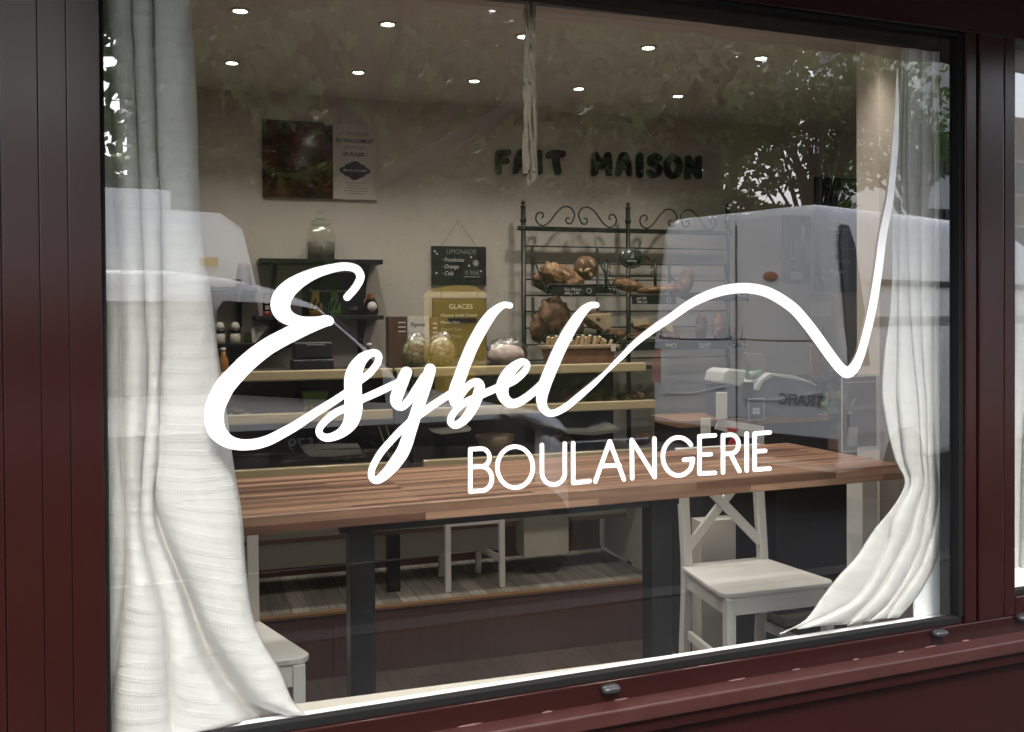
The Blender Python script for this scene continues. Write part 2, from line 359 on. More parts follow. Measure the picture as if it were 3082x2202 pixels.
def text(s, size, org, mtl, parent, name='writing', ax=(1, 0, 0), ay=(0, 0, 1), align='LEFT', thick=.0006, shear=0., bold=0., sx=1.):
    cu = bpy.data.curves.new('t', 'FONT'); cu.body = s; cu.size = size; cu.align_x = align; cu.extrude = thick; cu.shear = shear; cu.offset = bold; cu.resolution_u = 3
    to = bpy.data.objects.new('t', cu); COL.objects.link(to)
    bpy.context.view_layer.update()
    me = bpy.data.meshes.new_from_object(to.evaluated_get(bpy.context.evaluated_depsgraph_get()))
    bpy.data.objects.remove(to); bpy.data.curves.remove(cu)
    ax = Vector(ax); ay = Vector(ay); az = ax.cross(ay); b = Vector(parent['_b']); org = Vector(org)
    for v in me.vertices: v.co = org + ax*v.co.x*sx + ay*v.co.y + az*v.co.z - b
    me.name = name; me.materials.clear(); me.materials.append(mtl)
    o = bpy.data.objects.new(name, me); COL.objects.link(o); o.parent = parent; o['_b'] = tuple(b); o['_f'] = parent['_f']
    return o

# ================================================================== SHOP FRONT
GX0, GX1, GZ0, GZ1 = -.05, 1.992, .752, 2.272          # daylight opening of the big window
G2X0, G2X1, G2Z0 = 2.168, 3.35, .80                     # the next window to the right
front = thing('shop_front', 'glossy dark maroon metal shopfront framing the big window and the next one', 'shopfront', (1.0, -.02, 0), 'world')
def fr(name, boxes, mt='maroon', bev=.003, par=front):
    mb = MB()
    for b in boxes: mb.box(*b)
    return mb.build(name, M[mt], par, bevel=bev)
YF, YB = -.022, .06
# left pillar cladding: boards with narrow grooves between them
fr('pillar_cladding', [(-.62, -.2105, YF, YB, -.02, 2.75), (-.2090, -.1505, YF, YB, -.02, 2.75), (-.1495, -.1045, YF, YB, -.02, 2.75), (-.1035, GX0, YF-.001, YB, -.02, 2.75), (-.61, GX0-.01, YF+.006, YB-.01, -.02, 2.74)], 'maroon', .0012)
fr('mullion', [(GX1+.003, 2.032, YF, YB, GZ0-.0015, GZ1-.0005), (2.038, 2.122, YF-.004, YB, GZ0-.0015, GZ1-.0005), (2.128, G2X0-.0005, YF, YB, GZ0-.0015, GZ1-.0005), (1.998, 2.16, YF+.012, YB-.004, GZ0-.0015, GZ1-.002)])
fr('head_beam', [(GX0, 3.6, YF, YB, GZ1, 2.60)])
fr('bottom_rail', [(GX0, 3.6, YF, YB, .700, GZ0-.002), (G2X0, 3.6, YF-.001, YB-.001, GZ0-.003, G2Z0)])
fr('ledge', [(GX0-.0, 3.6, -.072, -.018, .672, .7055)], 'maroon_dusty', .004)
fr('ledge_lip', [(GX0, 3.6, -.058, -.02, .640, .6715)], 'maroon', .002)
fr('base_panel', [(GX0, 3.6, -.034, .05, -.02, .6398)], 'maroon', .002)
# black seals round the glass
fr('seal', [(GX0, GX1, -.012, .012, GZ0-.002, GZ0+.014), (GX0, GX0+.006, -.012, .03, GZ0+.014, GZ1-.01), (1.949, GX1-.0125, .0105, .02, GZ0+.0145, GZ1-.0105), (GX1-.012, GX1+.003, -.014, .02, GZ0+.014, GZ1-.008), (GX0, GX1, -.012, .03, GZ1-.010, GZ1+.0), (G2X0, G2X0+.008, -.012, .03, G2Z0, GZ1-.01), (G2X0, G2X1, -.011, .03, G2Z0, G2Z0+.012)], 'black_rubber', .001)
fr('jamb_lining', [(GX0+.007, GX1-.0125, .0205, .05, GZ1-.035, GZ1-.012)], 'black_rubber', .001)
MB().box(GX0+.006, GX1-.011, .002, .010, GZ0+.012, GZ1-.009).build('glass_pane', M['window_glass'], front)
MB().box(G2X0+.008, G2X1, .002, .010, G2Z0+.012, GZ1-.009).build('glass_pane', M['window_glass'], front)
for px, py in ((1838, 2073), (2828, 1905), (3081, 1858)):
    p = onY(px, py, -.032); mb = MB()
    prof = [(.001, -.018), (.006, -.0165), (.0085, -.012), (.009, 0)]
    rings = []
    for hw, hh, y in ((.012, .003, -.046), (.019, .0068, -.043), (.0215, .009, -.036), (.022, .0095, YF)):
        rings.append([Vector((p.x+hw*(abs(math.cos(t))**.55)*(1 if math.cos(t) > 0 else -1), y, p.z+hh*(abs(math.sin(t))**.7)*(1 if math.sin(t) > 0 else -1))) for t in [2*math.pi*k/24 for k in range(24)]])
    mb.loft(rings); mb.build('drain_cap', M['black_plastic'], front)
M['dab'] = mat('worn_paint_spot', (.10, .05, .045), .6, var=.3, vscale=40)
for px, py, w_ in ((1412, 2172, .034), (1646, 2132, .016), (1868, 2094, .022), (2218, 2030, .03), (2395, 2000, .014), (2575, 1970, .012), (2710, 1945, .014), (2800, 1928, .026), (2905, 1910, .016), (560, 2200, .02)):
    p = onY(px, py, YF); MB().blob((p.x, -.0235, .7065), (w_*.8, .0035, .0016), .3, 5, 14, 8, None, px).build('paint_dab', M['dab'], front)
# upper wall of the shop and awning
wl = MB().box(-6, 9, -.01, .25, 2.60, 3.7).box(-6, -.62, -.01, .25, -.02, 2.6).box(3.6, 9, -.01, .25, -.02, 2.6).build('facade_wall', M['render_white'], None, (1, 0, 0), 'world')
tag(wl, 'pale rendered wall of the building above and beside the shopfront', 'wall'); 
aw = thing('awning', 'taupe cloth awning with scalloped valance shading the window from above', 'awning', (1.4, -.05, 2.46), 'world')
mb = MB(); n = 60
x0, x1 = -1.6, 5.2
mb.add([(x0, -.012, 2.90), (x1, -.012, 2.90), (x1, -.8, 2.62), (x0, -.8, 2.62), (x0, -.012, 2.894), (x1, -.012, 2.894), (x1, -.8, 2.614), (x0, -.8, 2.614)], [(0, 1, 2, 3), (7, 6, 5, 4), (0, 4, 5, 1), (2, 6, 7, 3), (1, 5, 6, 2), (0, 3, 7, 4)])
mb.build('canopy', M['awning'], aw)
mb = MB(); vs = []; N = 170
for i in range(N+1):
    x = x0 + (x1-x0)*i/N; ph = ((x-.02) % .34)/.34
    zb = 2.475 - .018*math.sin(math.pi*ph)**.5
    for y in (-.80, -.803): vs += [(x, y, 2.626), (x, y, zb)]
fs = []
for i in range(N):
    a = i*4; b = a+4
    fs += [(a, a+1, b+1, b), (a+2, b+2, b+3, a+3), (a+1, a+3, b+3, b+1), (a, b, b+2, a+2)]
mb.add(vs, fs); mb.build('valance', M['awning'], aw)
mb = MB().tube([(x0+.1, -.03, 2.70), (x0+.1, -.79, 2.60)], .014).tube([(x1-.1, -.03, 2.70), (x1-.1, -.79, 2.60)], .014).tube([(x0, -.795, 2.612), (x1, -.795, 2.612)], .016)
mb.build('awning_frame', M['steel'], aw)

# ------------------------------------------------------------------ window lettering
def glass_fn(x, y, off):
    p = onY(x, y, 0); return Vector((p.x, .0016-.0011+off-.0006, p.z))
def zz(ox, oy, k, pts): return [(ox+x/k, oy+y/k, w/k) for x, y, w in pts]
strokes = []
strokes.append(zz(600, 780, 4, [(1780, 455, 92), (1862, 362, 94), (1925, 265, 97), (1938, 190, 100), (1880, 112, 100), (1740, 86, 101), (1560, 118, 112), (1380, 172, 135), (1200, 262, 175), (1080, 352, 210), (1000, 455, 235), (977, 560, 238), (1012, 650, 210), (1090, 712, 165), (1220, 744, 120), (1400, 742, 105), (1520, 735, 125), (1560, 742, 120)]))
strokes.append(zz(600, 780, 4, [(1545, 745, 110), (1400, 778, 160), (1230, 838, 190), (1000, 950, 200), (800, 1065, 208), (590, 1230, 218), (425, 1395, 226), (315, 1520, 236), (255, 1624, 242), (190, 1780, 236), (178, 1930, 232), (210, 2060, 215), (300, 2160, 175), (410, 2215, 145), (540, 2233, 130), (700, 2218, 126), (850, 2170, 124), (1000, 2093, 120), (1180, 1990, 112), (1400, 1845, 100), (1600, 1720, 92), (1800, 1588, 86)]))
strokes.append(zz(600, 1000, 4, [(1870, 622, 80), (1960, 560, 88), (2050, 490, 86), (2130, 390, 82), (2163, 305, 80), (2132, 250, 84), (2055, 256, 96), (1960, 318, 138), (1885, 430, 182), (1852, 550, 208), (1850, 700, 210), (1856, 850, 216), (1850, 965, 208), (1815, 1090, 176), (1720, 1200, 122), (1600, 1258, 98), (1510, 1264, 92), (1446, 1215, 84), (1455, 1140, 82), (1540, 1045, 86), (1640, 967, 88), (1760, 912, 88)]))
strokes.append(zz(920, 1030, 4, [(600, 715, 86), (685, 680, 88), (880, 594, 90), (1100, 488, 84)]))
strokes.append(zz(920, 1030, 4, [(1211, 362, 138), (1165, 470, 146), (1112, 600, 150), (1086, 695, 142), (1110, 757, 112), (1170, 768, 92), (1250, 690, 98), (1340, 560, 106), (1430, 420, 110)]))
strokes.append(zz(920, 1030, 4, [(1497, 325, 136), (1462, 450, 142), (1418, 580, 146), (1372, 720, 142), (1322, 870, 140), (1265, 1040, 148), (1185, 1280, 152), (1092, 1430, 150), (985, 1560, 126), (872, 1652, 96), (805, 1640, 80), (788, 1570, 76), (820, 1470, 78), (910, 1320, 80), (1040, 1170, 80), (1150, 1055, 84), (1280, 940, 90), (1400, 848, 90), (1560, 735, 88), (1760, 607, 84)]))
strokes.append(zz(1300, 900, 4, [(938, 76, 72), (870, 68, 78), (790, 112, 98), (705, 195, 126), (620, 315, 142), (540, 455, 146), (480, 572, 147), (400, 762, 148), (328, 962, 150), (283, 1090, 152), (262, 1195, 128), (262, 1250, 88)]))
strokes.append(zz(1300, 900, 4, [(290, 1255, 80), (370, 1120, 86), (450, 1032, 88), (530, 996, 92), (572, 1030, 112), (566, 1110, 128), (520, 1240, 126), (450, 1370, 116), (372, 1466, 102), (285, 1514, 92), (226, 1480, 84), (240, 1400, 82), (310, 1310, 80), (400, 1242, 82), (500, 1192, 86), (600, 1148, 88), (700, 1104, 88), (820, 1050, 84)]))
strokes.append(zz(1300, 900, 4, [(872, 1035, 84), (980, 985, 86), (1080, 905, 82), (1138, 828, 74), (1140, 772, 70), (1085, 752, 82), (1000, 805, 114), (920, 892, 142), (862, 1000, 152), (843, 1100, 148), (870, 1190, 128), (940, 1250, 112), (1030, 1245, 102), (1140, 1180, 96), (1250, 1090, 92), (1340, 1000, 86)]))
strokes.append(zz(1300, 900, 4, [(1975, 70, 74), (1905, 75, 82), (1825, 135, 108), (1740, 242, 130), (1650, 382, 142), (1560, 550, 146), (1482, 720, 148), (1405, 902, 148), (1345, 1062, 146), (1318, 1200, 128), (1336, 1305, 106), (1408, 1370, 86), (1500, 1358, 80), (1620, 1290, 80), (1780, 1160, 76), (1950, 1012, 62), (2085, 885, 42), (2180, 790, 50), (2270, 703, 58), (2450, 525, 72), (2650, 370, 85), (2870, 220, 93), (3100, 60, 102), (3300, -40, 112), (3520, -110, 120), (3750, -134, 123), (3950, -110, 125), (4130, -38, 128), (4340, 105, 130), (4490, 270, 130), (4625, 445, 130), (4735, 600, 128), (4830, 730, 126), (4920, 838, 126), (5000, 880, 136), (5080, 820, 120), (5150, 680, 102), (5215, 460, 94), (5282, 180, 96), (5335, -110, 97), (5378, -404, 95), (5432, -808, 92), (5508, -1188, 84), (5552, -1600, 72), (5568, -1776, 70), (5588, -2150, 55), (5596, -2400, 40), (5596, -2600, 24), (5600, -2776, 6)]))
mb = MB()
for i, s in enumerate(strokes): ribbon(mb, s, glass_fn, .0008, -.00018*i, per=10)
lt = mb.build('script_lettering', M['vinyl'], None, (1.0, 0, 1.1), 'world')
tag(lt, 'flowing white script lettering with a long swooping tail stuck on the window glass', 'lettering')
wd = thing('word_lettering', 'thin white capital letters reading BOULANGERIE on the window glass', 'lettering', (1.0, 0, .95), 'world')
k = .41795; w = 30.5
def arc(cx, cy, rx, ry, a0, a1, n=14): return [(cx+rx*math.cos(R(a)), cy+ry*math.sin(R(a))) for a in [a0+(a1-a0)*i/n for i in range(n+1)]]
BOUL = [
 [[(37, 245), (37, 545)], [(37, 243), (118, 239)] + arc(120, 303, 55, 64, -80, 85) + [(37, 372)], [(118, 370)] + arc(118, 455, 75, 86, -80, 85) + [(37, 547)]],
 [arc(360, 372, 128, 148, 0, 360, 40)],
 [[(553, 213), (553, 410)] + arc(636, 410, 83, 88, 175, 5, 18) + [(718, 400), (718, 203)]],
 [[(778, 199), (778, 486), (897, 472)]],
 [[(938, 475), (1042, 186), (1143, 460)], [(980, 364), (1110, 358)]],
 [[(1203, 452), (1200, 176), (1365, 443), (1363, 166)]],
 [arc(1537, 295, 113, 137, -38, -352, 40)[:-4] + [(1636, 340), (1641, 312), (1577, 319)]],
 [[(1799, 143), (1688, 150), (1688, 418), (1799, 413)], [(1690, 282), (1767, 278)]],
 [[(1857, 410), (1857, 143), (1915, 138)] + arc(1915, 206, 54, 67, -80, 85) + [(1857, 279)], [(1908, 272), (1975, 400)]],
 [[(2028, 130), (2028, 396)]],
 [[(2193, 122), (2085, 130), (2085, 390), (2193, 382)], [(2088, 258), (2160, 254)]],
]
for li, letter in enumerate(BOUL):
    mb = MB(); j = 0
    for pl in letter:
        closed = math.hypot(pl[0][0]-pl[-1][0], pl[0][1]-pl[-1][1]) < 1
        if closed:
            ribbon(mb, [(1400+x*k, 1250+y*k, w*k) for x, y in pl[:-1]], glass_fn, .0005, -.0001*j, per=1, closed=True); j += 1; continue
        # split at sharp corners so every corner is round
        run = [pl[0]]
        for i in range(1, len(pl)):
            run.append(pl[i])
            sharp = False
            if i < len(pl)-1:
                a1 = math.atan2(pl[i][1]-pl[i-1][1], pl[i][0]-pl[i-1][0]); a2 = math.atan2(pl[i+1][1]-pl[i][1], pl[i+1][0]-pl[i][0])
                sharp = abs((a2-a1+math.pi) % (2*math.pi)-math.pi) > R(35)
            if sharp or i == len(pl)-1:
                ribbon(mb, [(1400+x*k, 1250+y*k, w*k) for x, y in run], glass_fn, .0005, -.0001*j, per=1); j += 1; run = [pl[i]]
    mb.build('letter', M['vinyl'], wd)

# ------------------------------------------------------------------ curtains
def lerp_poly(pl, y):
    if y <= pl[0][1]: return pl[0][0]
    for (xa, ya), (xb, yb) in zip(pl, pl[1:]):
        if y <= yb: return xa + (xb-xa)*(y-ya)/(yb-ya)
    return pl[-1][0]
def curtain(creases, bulge, Y, rows, name, label, mtl, sub=18, hem=.004):
    ncr = len(creases); y_end = [c[-1][1] for c in creases]; y_top = creases[0][0][1]
    sm = [catmull(c, 6) for c in creases]
    P = []
    for r in range(rows+1):
        t = r/rows; row = []
        for k in range(ncr-1):
            for j in range(sub + (1 if k == ncr-2 else 0)):
                u = j/sub
                ya = y_top + (y_end[k]-y_top)*t; yb = y_top + (y_end[k+1]-y_top)*t
                xa, xb = lerp_poly(sm[k], ya), lerp_poly(sm[k+1], yb)
                xb = max(xb, xa+.5) if xb > xa-40 else xb
                px = xa + (xb-xa)*u; py = ya + (yb-ya)*u
                if callable(bulge[k]): amp = bulge[k](t)
                else: amp = bulge[k]
                s = math.sin(math.pi*u)
                prof = (s**.55) if amp > 0 else s
                if amp > 0: prof = max(0, 1-abs(2*u-1)**2.2)**.5; amp *= min(1, max(.35, (xb-xa)/90))     # rounded tube, steep at the crease
                dy = -amp*prof
                wr = .004*mnoise.noise(Vector((px*.012, py*.006, k*3.1))) + .0018*mnoise.noise(Vector((px*.035+py*.012, py*.02, k))) + .0006*mnoise.noise(Vector((px*.07-py*.02, py*.05, k+9)))
                p = onY(px, py, Y + dy + wr)
                row.append(p)
        P.append(row)
    mb = MB(); nc = len(P[0]); vs = [p for row in P for p in row]
    fs = [(r*nc+c, r*nc+c+1, (r+1)*nc+c+1, (r+1)*nc+c) for r in range(rows) for c in range(nc-1)]
    mb.add(vs, fs, True)
    uv = []; 
    for r, row in enumerate(P):
        u = 0
        for c, p in enumerate(row):
            if c: u += (p-row[c-1]).length
            uv.append((u*1.0, p.z + .25*(p.x-row[0].x)*(1 if p.z < 1.2 else .2)))
    o = mb.build(name, mtl, None, None, 'world', uv=uv, recalc=False)
    md = o.modifiers.new('cloth_thickness', 'SOLIDIFY'); md.thickness = .003; md.offset = 1
    return tag(o, label, 'curtain')
TOPY = -560
LC = [
 [(250, TOPY), (285, -60), (296, 600), (306, 1400), (312, 2240)],
 [(296, TOPY), (306, -20), (318, 169), (330, 325), (339, 474), (347, 596), (354, 711), (359, 880), (364, 1016), (364, 1200), (368, 1400), (379, 1560), (380, 1690), (366, 1844), (336, 2040), (322, 2130), (318, 2240)],
 [(388, TOPY), (396, 0), (404, 169), (413, 406), (423, 596), (431, 779), (437, 948), (444, 1084), (440, 1250), (428, 1400), (424, 1550), (434, 1640), (480, 1810), (502, 1900), (512, 2090), (514, 2232)],
 [(452, TOPY), (460, 0), (464, 200), (472, 474), (482, 610), (486, 813), (488, 980), (484, 1084), (478, 1300), (472, 1400), (462, 1500), (474, 1600), (527, 1740), (571, 1870), (625, 2012), (734, 2168)],
 [(455, TOPY), (462, 0), (467, 200), (475, 474), (485, 610), (489, 813), (491, 980), (488, 1084), (482, 1300), (476, 1400), (470, 1510), (520, 1650), (586, 1795), (625, 1894), (694, 2007), (773, 2111), (857, 2155)],
 [(566, TOPY), (574, 0), (584, 135), (593, 325), (599, 542), (613, 711), (630, 847), (643, 948), (660, 1084), (684, 1250), (704, 1400), (729, 1548), (739, 1696), (759, 1844), (793, 1933), (843, 2017), (882, 2110), (925, 2150)],
]
curtain(LC, [.034, .042, .036, (lambda t: -.002 if t < .72 else -.045*(t-.72)/.28 - .002), .036], .070, 190, 'window_curtain', 'cream woven curtain gathered at the left side of the big window', M['curtain'])
RC = [
 [(2722, -300), (2715, 100), (2701, 450), (2687, 640), (2682, 900), (2660, 1080), (2657, 1206), (2690, 1370), (2722, 1440), (2714, 1482), (2680, 1535), (2628, 1598), (2576, 1676), (2524, 1733), (2472, 1800), (2420, 1868), (2345, 1906)],
 [(2727, -300), (2724, 100), (2716, 450), (2708, 640), (2702, 900), (2700, 1100), (2700, 1206), (2718, 1370), (2738, 1440), (2728, 1480), (2683, 1566), (2670, 1624), (2644, 1691), (2597, 1774), (2550, 1816), (2472, 1856), (2394, 1890)],
 [(2738, -300), (2733, 100), (2727, 450), (2731, 640), (2736, 900), (2751, 1100), (2762, 1206), (2772, 1370), (2779, 1462), (2753, 1546), (2732, 1618), (2670, 1733), (2628, 1795), (2550, 1878)],
 [(2772, -300), (2772, 100), (2775, 450), (2770, 640), (2770, 900), (2777, 1100), (2787, 1206), (2790, 1370), (2796, 1468), (2786, 1556), (2758, 1670), (2690, 1795), (2612, 1868)],
 [(2805, -300), (2805, 100), (2811, 450), (2812, 640), (2811, 900), (2810, 1100), (2811, 1206), (2817, 1370), (2826, 1452), (2820, 1535), (2774, 1696), (2722, 1774), (2667, 1860)],
 [(2850, -300), (2848, 100), (2846, 640), (2848, 900), (2859, 1100), (2865, 1206), (2864, 1400), (2857, 1504), (2841, 1598), (2815, 1691), (2768, 1785), (2705, 1858)],
]
curtain(RC, [.010, .030, .030, .028, .030], .058, 150, 'window_curtain', 'cream curtain tied back at the right end of the big window by the mullion', M['curtain2'])
C2 = [[(3036, 60), (3036, 900), (3036, 1780)], [(3050, 60), (3054, 900), (3048, 1400), (3030, 1780)], [(3095, 60), (3090, 1000), (3075, 1400), (3068, 1790)], [(3180, 60), (3180, 1000), (3190, 1780)]]
curtain(C2, [.012, .02, .03], .10, 60, 'window_curtain', 'strip of white curtain behind the narrow second window at the right edge', M['curtain2'])

# ------------------------------------------------------------------ sill inside, white side board
SZ = onY(1300, 2079, .072).z
s1 = MB().box(GX0+.0, 2.12, .0205, .072, SZ-.05, SZ).build('window_sill', M['sill'], None, (1, .1, .7), 'world', bevel=.004)
struct(s1)
s1 = MB().box(onY(2752, 1800, .066).x, 2.10, .064, .0715, SZ+.0005, .925).build('window_reveal', M['sill'], None, (1.94, .2, .78), 'world', bevel=.002); struct(s1)
s2 = MB().box(G2X0, G2X1, .012, .16, .76, .835).build('window_sill', M['sill'], None, (2.7, .1, .76), 'world', bevel=.004); struct(s2)
s2 = MB().box(G2X0, G2X1, .2, .22, .84, 2.27).build('window_backing', M['wall_right'], None, (2.7, .21, .84), 'world'); struct(s2)

# ================================================================== INTERIOR SHELL
CZ, BD, FZ = 2.65, 2.95, .10
struct(MB().box(-.9, 4.6, -.2, 3.1, FZ-.15, FZ).build('floor', M['floor'], None, (1.5, 1, FZ)))
struct(MB().box(-.9, 4.6, -.2, 3.1, CZ, CZ+.12).build('ceiling', M['ceiling'], None, (1.5, 1, CZ)))
struct(MB().box(-.9, 4.6, BD, BD+.12, FZ-.1, CZ).build('wall_back', M['wall'], None, (1.5, BD, FZ)))
struct(MB().box(-.9, -.78, .3, BD, FZ, CZ).build('wall_left', M['wall'], None, (-.8, 1, FZ)))
struct(MB().box(4.48, 4.6, .3, BD, FZ, CZ).build('wall_right', M['wall'], None, (4.5, 1, FZ)))
pl = D(2579, 900, 1.25)
struct(MB().box(pl.x, 4.48, 1.12, 1.25, FZ, CZ).build('wall_pier', M['wall_right'], None, (3, 1.2, FZ)))
struct(MB().box(-.9, 4.6, .30, .34, 2.30, CZ).box(-.9, .0, .16, .34, FZ, CZ).box(-.9, 4.6, .10, .22, FZ, .715).build('wall_front', M['wall'], None, (1, .2, FZ)))

# ceiling spots
spots = [((721, 38), 'front row, first from the left curtain'), ((1163, 75), 'front row, left of the rope'), ((1577, 106), 'front row, behind the hanging rope'), ((1957, 137), 'front row, above the last wall letters'), ((2315, 160), 'front row, nearest the right curtain'),
         ((697, 190), 'back row, near the left curtain'), ((1077, 217), 'back row, above the big poster'), ((1424, 243), 'back row, just left of the rope'), ((1742, 264), 'back row, just right of the rope'), ((2049, 282), 'back row, far right end')]
def lampmat():
    m = bpy.data.materials.new('lit_lamp'); m.use_nodes = True; b = m.node_tree.nodes['Principled BSDF']
    b.inputs['Emission Color'].default_value = (1, .93, .82, 1); b.inputs['Emission Strength'].default_value = 14; return m
M['lamp'] = lampmat()
SPOT_E = 4.8
for i, ((px, py), where) in enumerate(spots):
    p = ZI(px, py, CZ); p.y = 1.68 if i < 5 else 2.42
    t = thing('ceiling_spotlight', f'small round lit ceiling spotlight, {where}', 'spotlight', (p.x, p.y, CZ), 'int', 'recessed ceiling spotlights')
    MB().lathe((p.x, p.y, CZ), [(.0235, -.0005), (.034, -.0005), (.035, -.005), (.026, -.008), (.0225, -.003)], 28, caps=False).build('ring', M['white_card'], t)
    MB().lathe((p.x, p.y, CZ), [(.0224, -.003), (.017, -.006), (.001, -.007)], 24).build('lens', M['lamp'], t)
    ld = bpy.data.lights.new('spot_glow', 'SPOT'); ld.energy = SPOT_E; ld.color = (1, .92, .82); ld.spot_size = R(115); ld.spot_blend = .8; ld.shadow_soft_size = .04
    lo = bpy.data.objects.new('spot_glow', ld); COL.objects.link(lo); lo.parent = t; lo.location = (0, 0, -.02)

for sx_ in (.28, .84, 1.36, 1.9, 2.42):  # added row of lamps out of view, brightening the pier behind the window
    c = (sx_, .95, CZ)
    t = thing('ceiling_spotlight', 'added ceiling spotlight out of view, brightening the pier near the window', 'spotlight', c, 'int', 'recessed ceiling spotlights')
    MB().lathe(c, [(.0235, -.0005), (.034, -.0005), (.035, -.005), (.026, -.008), (.0225, -.003)], 28, caps=False).build('ring', M['white_card'], t)
    MB().lathe(c, [(.0224, -.003), (.017, -.006), (.001, -.007)], 24).build('lens', M['lamp'], t)
    ld = bpy.data.lights.new('spot_glow', 'SPOT'); ld.energy = SPOT_E; ld.color = (1, .92, .82); ld.spot_size = R(115); ld.spot_blend = .8; ld.shadow_soft_size = .04
    lo = bpy.data.objects.new('spot_glow', ld); COL.objects.link(lo); lo.parent = t; lo.location = (0, 0, -.02)
# hanging macrame rope
rp = onY(1593, 100, .17)
mac = thing('macrame_rope', 'knotted beige cotton macrame rope hanging in front of the wall letters', 'rope', (rp.x, .17, 1.83), 'world')
def rpx(px, py): return onY(px, py, .17)
for j in range(9):
    mb = MB(); pts = []; rs = []
    a0 = j*2*math.pi/9; end = 512 + (34 if j in (0, 1, 2) else 0) + 5*(j % 3)
    for i in range(60):
        py = -420 + (end+420)*i/59
        w_ = 12 + (4 if 120 < py < 230 else 0) + (3 if 250 < py < 400 else 0) + 2.2*math.sin(py*.035+j) + 1.5*math.sin(py*.09+2*j)
        c = 1594 + .006*py
        ph = a0 + .5*math.sin(py*.012+j) + (.018*py if 95 < py < 250 else 0)
        pts.append(rpx(c + w_*math.cos(ph), py) + Vector((0, .007*math.sin(ph), 0))); rs.append(.0040 + .0008*math.sin(py*.11+j*2))
    mb.tube(pts, rs, 7); mb.build('strand', M['rope'], mac)
for (py, r_, h) in ((122, .0125, .012), (165, .0130, .016), (212, .0135, .016)):
    c = rpx(1595+.006*py, py); mb = MB().blob(c, (r_, r_*.8, h), .25, 4, seed=py); mb.build('knot', M['rope'], mac)
for dx, py0, py1 in ((-13, 400, 522), (12, 380, 548)):
    mb = MB()
    for q in range(4):
        a, b = rpx(1594+dx+q*3-4, py0), rpx(1595+dx+q*4-4, py1-q*4); mb.tube([a, (a+b)/2+Vector((.002*math.sin(q), .004, 0)), b], .0036, 6)
    mb.build('fringe', M['rope'], mac)

# ================================================================== BACK WALL
WD = BD-.012
def quad(px0, py0, px1, py1, d):
    a, b = D(px0, (py0+py1)/2, d), D(px1, (py0+py1)/2, d); c, e = D((px0+px1)/2, py0, d), D((px0+px1)/2, py1, d)
    return a.x, b.x, e.z, c.z
x0, x1, z0, z1 = quad(789, 368, 1132, 597, WD); xs = D(1002, 480, WD).x
po = thing('wall_poster', 'wide poster with a dark picture half and a grey text half with a black badge', 'poster', ((x0+x1)/2, WD, z0))
M['dark_photo'] = noisecol('dark_bread_photo', [(.35, (.008, .005, .004)), (.52, (.05, .017, .012)), (.72, (.15, .055, .035))], 14, .12, 0)
MB().box(x0, xs, WD-.004, WD+.008, z0, z1).build('picture', M['dark_photo'], po)
MB().box(xs, x1, WD-.004, WD+.008, z0, z1).build('text_panel', mat('grey_poster_paper', (.43, .385, .335), .5, var=.03), po)
cx = (xs+x1)/2; h = z1-z0; M['ink'] = mat('poster_ink', (.03, .027, .025), .6, var=0); M['ink_faint'] = mat('faint_ink', (.16, .14, .125), .6, var=0)
for s, yy, sz, mt, bo in (('ET SI MANGER', .845, .028, 'ink_faint', 0), ('DU PAIN COMPLET', .755, .027, 'ink', .0009), ('DEVENAIT', .665, .028, 'ink_faint', 0), ('UN PLAISIR ?', .575, .028, 'ink', .0009)):
    text(s, sz, (cx, WD-.0045, z0+h*yy), M[mt], po, 'writing', align='CENTER', bold=bo, sx=.80)
bp = []
for i in range(64):
    a = 2*math.pi*i/64; r = 1 + .10*math.cos(4*a) + .05*math.cos(8*a+.5) + .04*abs(math.sin(6*a))
    bp.append((cx + .066*r*math.cos(a), WD-.0045, z0+h*.385 + .041*r*math.sin(a)))
MB().prism(bp, (0, -.002, 0)).build('badge', M['letter_black'], po)
text('BRUN & PLAISIR', .0165, (cx, WD-.007, z0+h*.37), M['white_card'], po, 'writing', align='CENTER')
mb = MB()
for i, wl_ in enumerate((.8, .55, .7, .9, .6)):
    x = cx-.062*wl_
    while x < cx+.062*wl_:
        e = x+random.uniform(.008, .02); mb.box(x, e, WD-.0046, WD-.0041, z0+h*(.215-.035*i), z0+h*(.215-.035*i)+.004); x = e+.004
mb.build('small_print', M['ink_faint'], po)

# wall letters FAIT MAISON
Ld = BD-.006
def LB(name, box, strokes_, w_=18):
    px0, px1, py0, py1 = box
    mb = MB()
    def fn(x, y, off):
        q = D(px0+(px1-px0)*x, py0+(py1-py0)*y, Ld); return Vector((q.x, Ld-.016+off, q.z))
    wx = w_/(px1-px0); asp = (px1-px0)/(py1-py0)
    for i, st in enumerate(strokes_):
        ps = []
        for q in st: ps.append(q if len(q) == 3 else (q[0], q[1], 1.))
        # work in pixel space for even widths
        def fp(x, y, off):
            q = D(x, y, Ld); return Vector((q.x, Ld-.016+off, q.z))
        closed = (abs(ps[0][0]-ps[-1][0])+abs(ps[0][1]-ps[-1][1])) < .01 and len(ps) > 4
        pp = [(px0+(px1-px0)*x, py0+(py1-py0)*y, w_*ww) for x, y, ww in ps]
        ribbon(mb, pp[:-1] if closed else pp, fp, .018, -.0003*i, per=6, closed=closed)
    o = mb.build('wall_letter', M['letter_black'], None, D((px0+px1)/2, py1, Ld))
    return tag(o, name, 'letter', 'black wall letters')
LB('black bubble letter F on the back wall, left of the rope', (1490, 1534, 450, 525), [[(.22, .14), (.2, .5), (.24, .88)], [(.22, .14), (.85, .12)], [(.22, .50), (.72, .48)]], 19)
